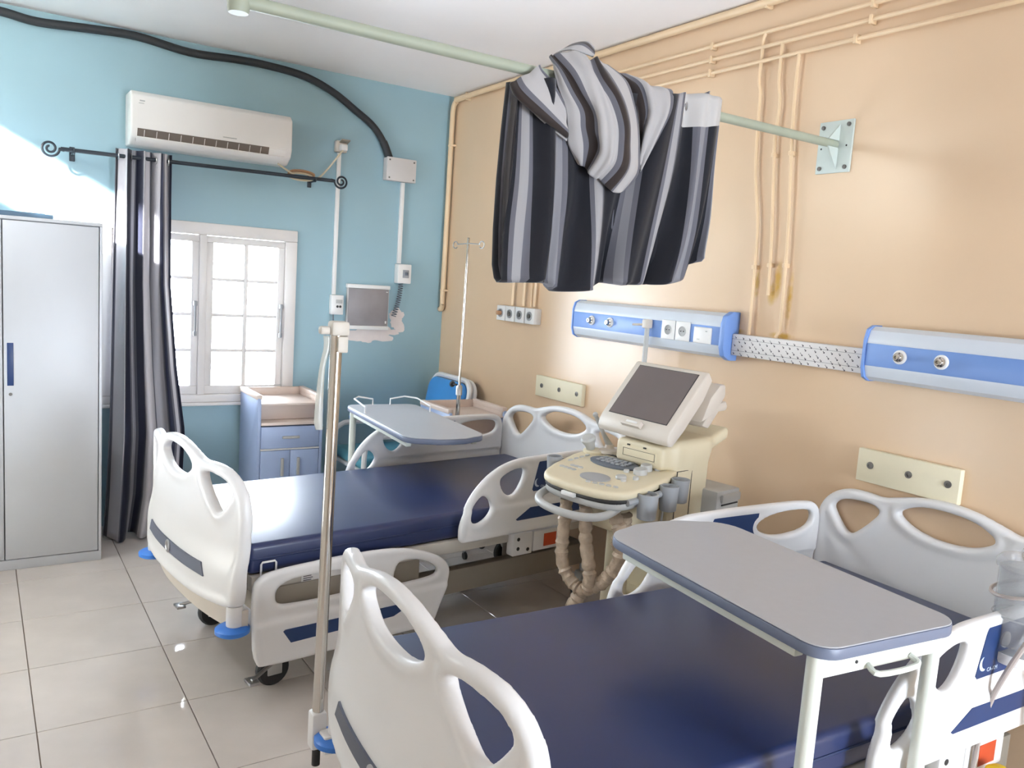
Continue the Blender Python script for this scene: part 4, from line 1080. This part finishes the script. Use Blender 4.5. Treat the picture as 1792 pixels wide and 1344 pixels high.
PEAK =  [[(1.491, 2.14, 2.35), (1.51, 2.13, 2.363), (1.557, 2.12, 2.373), (1.629, 2.12, 2.368)], [(1.521, 2.16, 2.366), (1.551, 2.15, 2.388), (1.604, 2.14, 2.406), (1.648, 2.14, 2.386)], [(1.553, 2.19, 2.381), (1.596, 2.19, 2.414), (1.645, 2.18, 2.429), (1.665, 2.17, 2.415)]]
DRAPE =  [[(1.687, 2.17, 2.375), (1.771, 2.13, 2.326), (1.803, 2.1, 2.243), (1.815, 2.09, 2.17), (1.822, 2.085, 2.088)], [(1.775, 2.16, 2.356), (1.808, 2.1, 2.313), (1.83, 2.08, 2.236), (1.825, 2.08, 2.171), (1.824, 2.08, 2.074)], [(1.836, 2.14, 2.33), (1.853, 2.08, 2.308), (1.857, 2.06, 2.228), (1.829, 2.06, 2.142), (1.82, 2.075, 2.059)], [(1.891, 2.13, 2.327), (1.904, 2.08, 2.31), (1.893, 2.055, 2.238), (1.855, 2.055, 2.15), (1.82, 2.075, 2.045)], [(1.963, 2.13, 2.328), (1.948, 2.09, 2.313), (1.922, 2.06, 2.248), (1.878, 2.06, 2.158), (1.823, 2.08, 2.032)]]
SHEET =  [[(1.351, 2.095, 2.226), (1.347, 2.095, 1.979), (1.328, 2.095, 1.809), (1.323, 2.095, 1.661)], [(1.382, 2.095, 2.245), (1.398, 2.095, 1.985), (1.391, 2.095, 1.815), (1.383, 2.095, 1.664)], [(1.423, 2.095, 2.259), (1.45, 2.095, 1.992), (1.454, 2.095, 1.821), (1.446, 2.095, 1.668)], [(1.473, 2.095, 2.265), (1.497, 2.095, 1.998), (1.498, 2.095, 1.825), (1.496, 2.095, 1.666)], [(1.534, 2.095, 2.26), (1.562, 2.095, 1.971), (1.554, 2.095, 1.812), (1.543, 2.095, 1.645)], [(1.601, 2.095, 2.263), (1.626, 2.095, 1.961), (1.628, 2.095, 1.801), (1.62, 2.095, 1.653)], [(1.669, 2.095, 2.267), (1.69, 2.095, 1.951), (1.691, 2.095, 1.787), (1.684, 2.095, 1.667)], [(1.775, 2.095, 2.281), (1.756, 2.095, 2.013), (1.732, 2.095, 1.809), (1.711, 2.095, 1.684)], [(1.885, 2.095, 2.297), (1.839, 2.095, 2.042), (1.795, 2.095, 1.815), (1.768, 2.095, 1.678)], [(1.961, 2.095, 2.31), (1.915, 2.095, 2.052), (1.87, 2.095, 1.821), (1.842, 2.095, 1.682)], [(2.002, 2.095, 2.323), (1.987, 2.095, 2.061), (1.942, 2.095, 1.827), (1.906, 2.095, 1.686)], [(2.044, 2.095, 2.329), (2.046, 2.095, 2.069), (2.008, 2.095, 1.833), (1.958, 2.095, 1.689)], [(2.107, 2.095, 2.336), (2.086, 2.095, 2.074), (2.059, 2.095, 1.857), (2.016, 2.095, 1.7)], [(2.149, 2.095, 2.334), (2.139, 2.095, 2.1), (2.118, 2.095, 1.901), (2.075, 2.095, 1.735)], [(2.211, 2.095, 2.339), (2.201, 2.095, 2.128), (2.185, 2.095, 1.928), (2.145, 2.095, 1.78)]]

hung = thing('hung_curtain', 'grey and navy striped curtain bundled over the green rail', 'curtain')
def patch(rows, nu, nv):
    R_ = np.array(rows)                                  # (strand, along, 3)
    A = np.stack([crom(r, nv) for r in R_], 0)
    return np.stack([crom(A[:, k], nu) for k in range(A.shape[1])], 1)   # (across, along, 3)
def uv_from(P, u0=0.0):
    mid = P.shape[1] // 2
    d = np.linalg.norm(np.diff(P[:, mid], axis=0), axis=1); u = np.concatenate([[0], np.cumsum(d)]) + u0
    UV = np.zeros(P.shape[:2] + (2,)); UV[..., 0] = u[:, None]; UV[..., 1] = 1.0
    return UV
def wrinkle(P, amp, f, seed):
    """push the cloth along its normal with soft folds that run down the strands"""
    rnd = np.random.RandomState(seed); n0, n1 = P.shape[:2]
    du = np.gradient(P, axis=0); dv = np.gradient(P, axis=1); N = np.cross(du, dv); N /= np.linalg.norm(N, axis=2, keepdims=True) + 1e-9
    i = np.linspace(0, 1, n0)[:, None]; j = np.linspace(0, 1, n1)[None]
    h = sum(math.pow(.6, k) * np.sin(2 * math.pi * f * (k * .7 + 1) * i + rnd.uniform(0, 6) + (2 + k) * j * rnd.uniform(-1, 1)) for k in range(3))
    fade = np.sin(np.pi * np.clip(i, .02, .98)) ** .5
    return P + N * (amp * h * fade)[..., None]

def sheet():
    S = np.array(SHEET); nS = len(S)
    A = np.stack([crom(S[k], 8) for k in range(nS)], 0)                 # columns x along
    P = np.stack([crom(A[:, k], 9) for k in range(A.shape[1])], 1)      # (nu, nv, 3)
    nu, nv = P.shape[:2]
    u = np.linspace(0, 1, nu)[:, None]; v = np.linspace(0, 1, nv)[None]
    fold = .026 * np.sin(2 * math.pi * (4.2 * u + .25 * v)) + .016 * np.sin(2 * math.pi * (9.1 * u + .4 * v) + 1.0) + .05 * np.exp(-((u - .50) / .035) ** 2) * (v - .1) + .05 * np.exp(-((u - .72) / .025) ** 2) * v
    P[..., 1] += fold * (.55 + .45 * v) - .025 * v
    # turn the hem under and run the cloth back up behind the rail
    back = []
    last = P[:, -1]
    for k, (dy, dz) in enumerate(((.012, -.010), (.032, -.012), (.055, .0), (.075, .04), (.085, .15), (.085, .30), (.075, .45), (.06, .58))):
        q = last.copy(); q[:, 1] += dy; q[:, 2] += dz; q[:, 0] += .012 * np.sin(6 * np.linspace(0, 6.28, nu) + k * .3); back.append(q)
    P = np.concatenate([P, np.stack(back, 1)], 1)
    top = S[:, 0]; 
    w = np.concatenate([[0], np.cumsum(np.linalg.norm(np.diff(P[:, nv // 2, :2], axis=0), axis=1))])
    UV = np.zeros(P.shape[:2] + (2,)); UV[..., 0] = (w * 1.0 + .326)[:, None]
    UV[..., 1] = np.clip(np.linspace(0, .62, P.shape[1]), 0, 1)[None]
    UV[: int(nu * .72), :, 1] += .2
    o = link('hanging_panel', grid_mesh('hanging_panel', P, UV), 'cloth_navy', hung); add_solid(o, .003)
sheet()
P = wrinkle(patch(BUNDLE, 12, 8), .0065, 3.0, 3)
# close the swag behind the rail so that it is a full bundle from every side
back = []
for i in range(10):
    t = (i + 1) / 11; e = P[-1] * (1 - t) + P[0] * t; q = e.copy(); q[:, 1] += .11 * math.sin(math.pi * t); back.append(q)
P = np.concatenate([P, np.stack(back, 0), P[:1]], 0)
o = link('bundle', grid_mesh('bundle', P, uv_from(P, .045)), 'cloth_light', hung); add_solid(o, .003)
P = wrinkle(patch(FLAP, 8, 8), .006, 1.5, 5); o = link('side_flap', grid_mesh('side_flap', P, uv_from(P, -.01)), 'cloth_light', hung); add_solid(o, .004)
P = patch(PEAK, 8, 8); o = link('top_fold', grid_mesh('top_fold', P, uv_from(P, .05)), 'cloth_light', hung); add_solid(o, .004)
P = wrinkle(patch(DRAPE, 9, 8), .005, 2.0, 9); o = link('drape_fold', grid_mesh('drape_fold', P, uv_from(P, .255)), 'cloth_light', hung); add_solid(o, .003)
for (x, z) in ((2.045, 2.325), (2.16, 2.33)):
    b = MB(); b.tube([(x + .004 * math.cos(a), RLY - .0 + .024 * math.cos(a), RLZ + .024 * math.sin(a)) for a in np.linspace(0, 6.283, 19)[:-1]], .0045, 6, closed=True); b.build('eyelet', 'steel', hung)

# ================================================================ ULTRASOUND MACHINE (local -x is its front)
us = thing('ultrasound_machine', 'ivory ultrasound machine with tilted dark monitor between the two beds', 'ultrasound machine', (2.36, 2.475, 0), math.radians(9))
def rbox(X, Y, Z, c, h, r):
    q = [np.abs(a - b) - d + r for a, b, d in zip((X, Y, Z), c, h)]
    o = np.sqrt(sum(np.maximum(k, 0) ** 2 for k in q)); return o + np.minimum(np.maximum(np.maximum(q[0], q[1]), q[2]), 0) - r
# column
def col_fn(X, Y, Z):
    xc = .10 + .02 * (Z - .6)
    d = rbox(X, Y, Z, (.11, -.01, .72), (.125, .135 + .0 * Z, .335), .03)
    d2 = rbox(X, Y, Z, (-.02, .0, .985), (.06, .125, .05), .02)                       # media slot nose
    top = rbox(X - .0, Y, Z - .33 * (X - .20), (.23, -.01, 1.005), (.15, .12, .028), .02)   # rear handle lip
    return smin(smin(d, d2, .03), top, .05)
me = sdf_mesh('column', col_fn, (-.12, -.18, .36), (.42, .18, 1.12), .009); link('column', me, 'plastic_ivory', us)
b = MB(); b.bb((-.0835, -.095, .962), (-.079, .085, 1.005), .001); sl = b.build('media_drive', 'plastic_ivory', us)
b = MB(); b.bb((-.0845, -.088, .968), (-.0836, .078, .9695)); b.bb((-.0845, -.088, .998), (-.0836, .078, .9995)); b.bb((-.0845, -.088, .968), (-.0836, -.0865, .9995)); b.bb((-.0845, .0765, .968), (-.0836, .078, .9995)); b.build('drive_seam', 'seam_dark', sl, smooth=False)
b = MB(); b.bb((-.085, .045, 1.012), (-.080, .058, 1.018)); b.bb((-.085, -.04, 1.012), (-.080, -.027, 1.018)); b.build('port', 'seam_dark', us, smooth=False)
b = MB(); b.bb((.0, -.1470, .45), (.002, -.1440, .93)); b.bb((.0, -.1470, .93), (.10, -.1440, .932)); b.bb((.10, -.1470, .45), (.102, -.1440, .932)); b.build('panel_seam', 'seam_dark', us, smooth=False)
# base with castors
b = MB(); b.prism(rrect(.56, .40, .07), .12, .24, 'z', .025, 3); bs = b.build('base', 'plastic_grey', us)
b = MB(); b.prism([(x + .08, y) for x, y in rrect(.36, .30, .05)], .2405, .40, 'z', .02, 3); b.build('plinth', 'plastic_ivory', us)
b = MB(); b.bb((-.101, -.05, .26), (-.0995, .06, .37)); b.build('vent_grille', 'seam_dark', us, smooth=False)
for (x, y) in ((-.21, -.15), (-.21, .15), (.21, -.15), (.21, .15)):
    b = MB(); b.cyl((x, y - .018, .055), (x, y + .018, .055), .055, n=20); b.cyl((x, y, .09), (x, y, .125), .015, n=10); b.build('castor', 'rubber_black', bs)
# console: front bowed, slightly raised to the back
cons = crom([(-.445, .03), (-.435, .15), (-.395, .225), (-.30, .275), (-.18, .31), (-.06, .33), (.0, .30), (.03, .2), (.03, -.10), (-.02, -.15), (-.13, -.185), (-.26, -.20), (-.36, -.195), (-.415, -.15), (-.44, -.07)], 5, True)
def ztop(X): return .892 + .10 * (X + .47)
def con_fn(z0, z1, grow):
    def fn(X, Y, Z):
        d = poly_sd(X[:, :, 0], Y[:, :, 0], cons)[:, :, None] - grow
        zc = ztop(X) + (z0 + z1) / 2; r = .014
        q1 = d + r; q2 = np.abs(Z - zc) - (z1 - z0) / 2 + r
        return np.sqrt(np.maximum(q1, 0) ** 2 + np.maximum(q2, 0) ** 2) + np.minimum(np.maximum(q1, q2), 0) - r
    return fn
link('control_console', sdf_mesh('control_console', con_fn(-.034, 0, 0), (-.48, -.24, .83), (.06, .36, .97), .0085), 'plastic_ivory', us)
link('console_underside', sdf_mesh('console_underside', con_fn(-.078, -.0365, -.012), (-.48, -.24, .78), (.06, .36, .93), .0085), 'plastic_grey', us)
link('console_seam', sdf_mesh('console_seam', con_fn(-.052, -.024, -.006), (-.48, -.24, .80), (.06, .36, .95), .0085), 'seam_dark', us)
tilt = Matrix.Rotation(-math.atan(.10), 4, 'Y')
def onc(x, y, dz=0): return (x, y, ztop(x) + dz)
def disc(name, x, y, rx, ry, h, m, parent=us, n=20, dz=0.0):
    b = MB(); b.lathe([(1, 0), (1, h * .7), (.9, h)], (0, 0, 0), n); M_ = Matrix.Translation(onc(x, y, dz)) @ tilt @ Matrix.Diagonal((rx, ry, 1, 1))
    c = MB(); c.add(b.v, b.f, M_); return c.build(name, m, parent)
kp = disc('keyboard', -.12, .088, .062, .125, .010, 'plastic_darkgrey')
for r in range(3):
    for k in range(6):
        c = MB(); b = MB(); b.box((0, 0, 0), (.016, .020, .006), .002); c.add(b.v, b.f, Matrix.Translation(onc(-.145 + r * .024, .02 + k * .027, .0125)) @ tilt); c.build('key', 'plastic_midgrey', kp)
disc('trackpad', -.314, .019, .048, .07, .005, 'plastic_midgrey')
disc('trackball', -.25, -.06, .022, .022, .012, 'plastic_grey')
for (x, y, r, h) in ((-.15, -.075, .028, .022), (-.096, -.062, .024, .026), (-.17, -.02, .012, .01), (-.06, -.09, .013, .018), (-.22, -.11, .012, .012), (-.27, -.09, .011, .008)):
    disc('control_knob', x, y, r, r, h, 'plastic_grey')
for k in range(7): disc('button', -.30 + (k % 2) * .04, .15 + .022 * (k // 2), .009, .013, .004, 'plastic_grey')
for k in range(5): disc('button', -.375 + .006 * k, .0 - .03 * k, .008, .012, .004, 'plastic_grey')
for k in range(4): disc('button', -.21 + .035 * k, .255, .013, .008, .004, 'plastic_grey')
disc('gel_holder', -.045, .275, .040, .05, .012, 'plastic_ivory')
disc('slot', -.03, .17, .008, .08, .003, 'seam_dark')
# cups for probes along the right side and one on the left
def cup(x, y, z0, r, h):
    b = MB(); b.lathe([(r * .7, 0), (r * .86, .004), (r, h), (r * .84, h), (r * .68, .02), (0, .02)], (x, y, z0), 22); b.build('probe_cup', 'plastic_midgrey', us)
cup(-.28, -.222, .795, .042, .100); cup(-.15, -.222, .81, .038, .10); cup(-.05, -.20, .825, .038, .095); cup(-.235, .325, .85, .034, .075)
b = MB(); b.tube([(-.36, -.19, .86), (-.28, -.205, .87), (-.15, -.205, .88), (-.03, -.17, .89)], .014, 8); b.build('cup_bracket', 'plastic_midgrey', us)
# left probe standing in holder
b = MB(); b.lathe([(.012, 0), (.02, .01), (.022, .03), (.03, .045), (.034, .058), (.028, .068), (0, .07)], (-.05, .285, ztop(-.05) + .008), 18, Matrix.Rotation(math.radians(-25), 4, 'Y')); b.build('probe', 'plastic_grey', us)
# gooseneck lamp post
b = MB(); b.lathe([(.05, 0), (.045, .012), (.022, .02), (.018, .035)], onc(.0, .225), 20); b.build('lamp_base', 'plastic_beige', us)
b = MB(); b.tube([onc(.0, .225, .03), onc(-.02, .245, .08), onc(-.05, .275, .165)], [.015, .0095, .009], 10); b.build('lamp_post', 'plastic_grey', us)
b = MB(); b.sphere(onc(-.051, .276, .168), .012, 12); b.build('lamp_head', 'plastic_grey', us)
# handle bar under the console front
pts = crom([(-.34, .22, .83), (-.42, .215, .805), (-.475, .15, .795), (-.495, .03, .792), (-.475, -.08, .795), (-.42, -.135, .805), (-.34, -.14, .83)], 6)
b = MB(); b.tube(pts, .016, 10); b.build('handle_bar', 'plastic_grey', us)
b = MB(); b.bb((-.30, -.12, .70), (-.04, .12, .82), .03, 3); b.build('console_neck', 'plastic_ivory', us)
b = MB(); b.cyl((-.16, 0, .38), (-.16, 0, .70), .05, n=18); b.build('lift_post', 'plastic_ivory', us)
# monitor: tilted back, turned slightly against the console
mon = Matrix.Translation((.030, .020, 1.198)) @ Matrix.Rotation(math.radians(-7), 4, 'Z') @ Matrix.Rotation(math.radians(39), 4, 'Y')
def put(b, name, m, par, angle=38, label=None):
    c = MB(); c.add(b.v, b.f, mon); return c.build(name, m, par, angle=angle, label=label)
b = MB(); b.prism([(-.030, -.158), (-.034, -.13), (-.034, .158), (-.026, .165), (.012, .153), (.03, .06), (.03, -.10), (.022, -.178), (.004, -.190), (-.016, -.182)], -.208, .208, 'y', .007, 3); mh = put(b, 'monitor', 'plastic_beige', us)
b = MB(); b.bb((-.0352, -.172, -.118), (-.0343, .172, .142)); put(b, 'screen_gasket', 'seam_dark', mh)
b = MB(); b.bb((-.0362, -.169, -.115), (-.0353, .169, .139)); put(b, 'screen', 'screen', mh, label='dark switched-off screen')
b = MB(); b.bb((-.052, -.055, -.163), (-.030, .055, -.135), .004); put(b, 'monitor_grip', 'plastic_beige', mh)
b = MB(); b.bb((-.0535, -.038, -.152), (-.0522, .025, -.142)); put(b, 'grip_marking', 'socket_white', mh)
b = MB(); b.prism([(.0305, -.10), (.0305, .10), (.075, .08), (.085, .0), (.05, -.09)], -.13, .13, 'y', .012, 3); put(b, 'monitor_back', 'plastic_ivory', mh)
b = MB(); b.prism([(.10, 1.13), (.155, 1.235), (.215, 1.285), (.255, 1.285), (.262, 1.235), (.20, 1.17)], -.17, .08, 'y', .010, 2); b.build('monitor_hood', 'plastic_beige', mh)
b = MB(); b.prism([(.12, 1.115), (.175, 1.175), (.235, 1.205), (.285, 1.212), (.30, 1.185), (.285, 1.170), (.235, 1.168), (.17, 1.10)], -.16, .06, 'y', .008, 2); b.build('rear_handle', 'plastic_beige', mh)
b = MB(); b.tube([(.09, 0, 1.03), (.085, 0, 1.10), (.07, 0, 1.17)], [.05, .045, .04], 16); b.build('monitor_stalk', 'plastic_ivory', us)
# bagged cables hanging in loops below the console
def film_tube(pts, r, name='bagged_cable'):
    P = crom(pts, 10); rr = []
    for i in range(len(P)): rr.append(r * (1 + .10 * math.sin(i * 1.9) + .08 * math.sin(i * 3.7 + 1)))
    b = MB(); b.tube(P, rr, 12); return b.build(name, 'wrap_film', us, label='probe cable wrapped in clear film')
film_tube([(-.36, .12, .80), (-.37, .115, .68), (-.37, .11, .55), (-.355, .06, .47), (-.34, .0, .455), (-.345, -.02, .52), (-.35, .01, .66), (-.355, .02, .80)], .026)
film_tube([(-.33, -.10, .80), (-.32, -.14, .72), (-.31, -.13, .60), (-.31, -.06, .50), (-.33, .02, .44), (-.35, .06, .36)], .028)
film_tube([(-.29, -.12, .79), (-.28, -.11, .72), (-.27, -.10, .64)], .034)
b = MB(); b.tube([(-.16, -.21, .82), (-.165, -.20, .70), (-.16, -.16, .55)], .005, 6); b.build('loose_cable', 'plastic_grey', us)
b = MB(); b.bb((-.452, .0, .845), (-.435, .07, .862), .004); b.build('tape', 'socket_white', us)
# rear shelf with the small printer
b = MB(); b.bb((.20, -.20, .66), (.42, .10, .675), .003); b.bb((.20, -.10, .55), (.235, .06, .6599), .004); b.build('rear_shelf', 'plastic_ivory', us)
pr = thing('printer', 'small grey printer on the shelf behind the ultrasound machine', 'printer', (2.655, 2.385, .6755), math.radians(9))
b = MB(); b.bb((-.085, -.085, 0), (.085, .085, .165), .008); b.build('printer_body', 'plastic_grey', pr)
b = MB(); b.bb((-.06, -.098, .115), (.075, -.0855, .150), .004); b.build('paper_slot_cover', 'plastic_grey', pr)
b = MB(); b.bb((-.05, -.0885, .10), (.07, -.0852, .106)); b.bb((-.03, -.0885, .02), (-.018, -.0852, .085)); b.build('slot', 'seam_dark', pr, smooth=False)
b = MB(); b.bb((.015, -.095, .025), (.07, -.0855, .085), .004); b.build('front_door', 'plastic_grey', pr)

# ================================================================ SUCTION CANISTER ON ITS STAND (right picture edge)
sc_ = thing('suction_stand', 'stand with clear suction canister at the right picture edge', 'suction unit', (2.325, .972, 0))
b = MB(); b.cyl((.09, -.06, .06), (.09, -.06, 1.25), .0125, n=12); b.build('pole', 'steel', sc_)
for k in range(4):
    a = k * math.pi / 2 + .4
    b = MB(); b.tube([(.09, -.06, .075), (.09 + .2 * math.cos(a), -.06 + .2 * math.sin(a), .05)], .012, 8); b.build('leg', 'steel', sc_)
    b = MB(); b.cyl((.09 + .2 * math.cos(a), -.06 + .2 * math.sin(a) - .01, .025), (.09 + .2 * math.cos(a), -.06 + .2 * math.sin(a) + .01, .025), .025, n=14); b.build('castor', 'rubber_black', sc_)
b = MB(); b.lathe([(.0, .765), (.062, .765), (.066, .78), (.068, .90), (.0685, .99), (.065, .99), (.0635, .90), (.061, .785), (0, .775)], (0, 0, 0), 30); can = b.build('canister', 'clear_plastic', sc_)
b = MB(); b.lathe([(0, .735), (.058, .735), (.064, .745), (.064, .7645), (0, .7645)], (0, 0, 0), 26); b.build('canister_base', 'plastic_white', can)
b = MB(); b.lathe([(.06, .991), (.076, .991), (.078, 1.005), (.068, 1.018), (.03, 1.024), (.018, 1.045), (0, 1.046)], (0, 0, 0), 28); b.build('canister_lid', 'clear_plastic', can)
b = MB(); b.tube([(.0705 * math.cos(a), .0705 * math.sin(a), .862) for a in np.linspace(0, 6.283, 31)[:-1]], .0025, 6, closed=True); b.build('graduation_ring', 'clear_plastic', can)
b = MB(); b.tube([(.08 * math.cos(a), .08 * math.sin(a), .935 + .02 * math.cos(a + 1)) for a in np.linspace(0, 6.283, 31)[:-1]], .005, 6, closed=True); b.cyl((.06, -.045, .93), (.09, -.06, .93), .008, n=8); b.build('support_ring', 'hose_clear', sc_)
P = crom([(.05, -.085, .99), (.0, -.105, .93), (-.055, -.065, .86), (-.075, -.02, .74), (-.075, .02, .60), (-.08, .03, .45), (-.08, .03, .30)], 7)
b = MB(); b.tube(P, .0072, 8); b.build('suction_hose', 'hose_clear', sc_)
b = MB(); b.lathe([(0, .40), (.03, .40), (.033, .41), (.033, .435), (.018, .447), (0, .448)], (-.035, -.015, 0), 18); b.cyl((-.03, -.02, .415), (.09, -.06, .415), .006, n=8); b.build('yellow_cap', 'yellow', sc_)
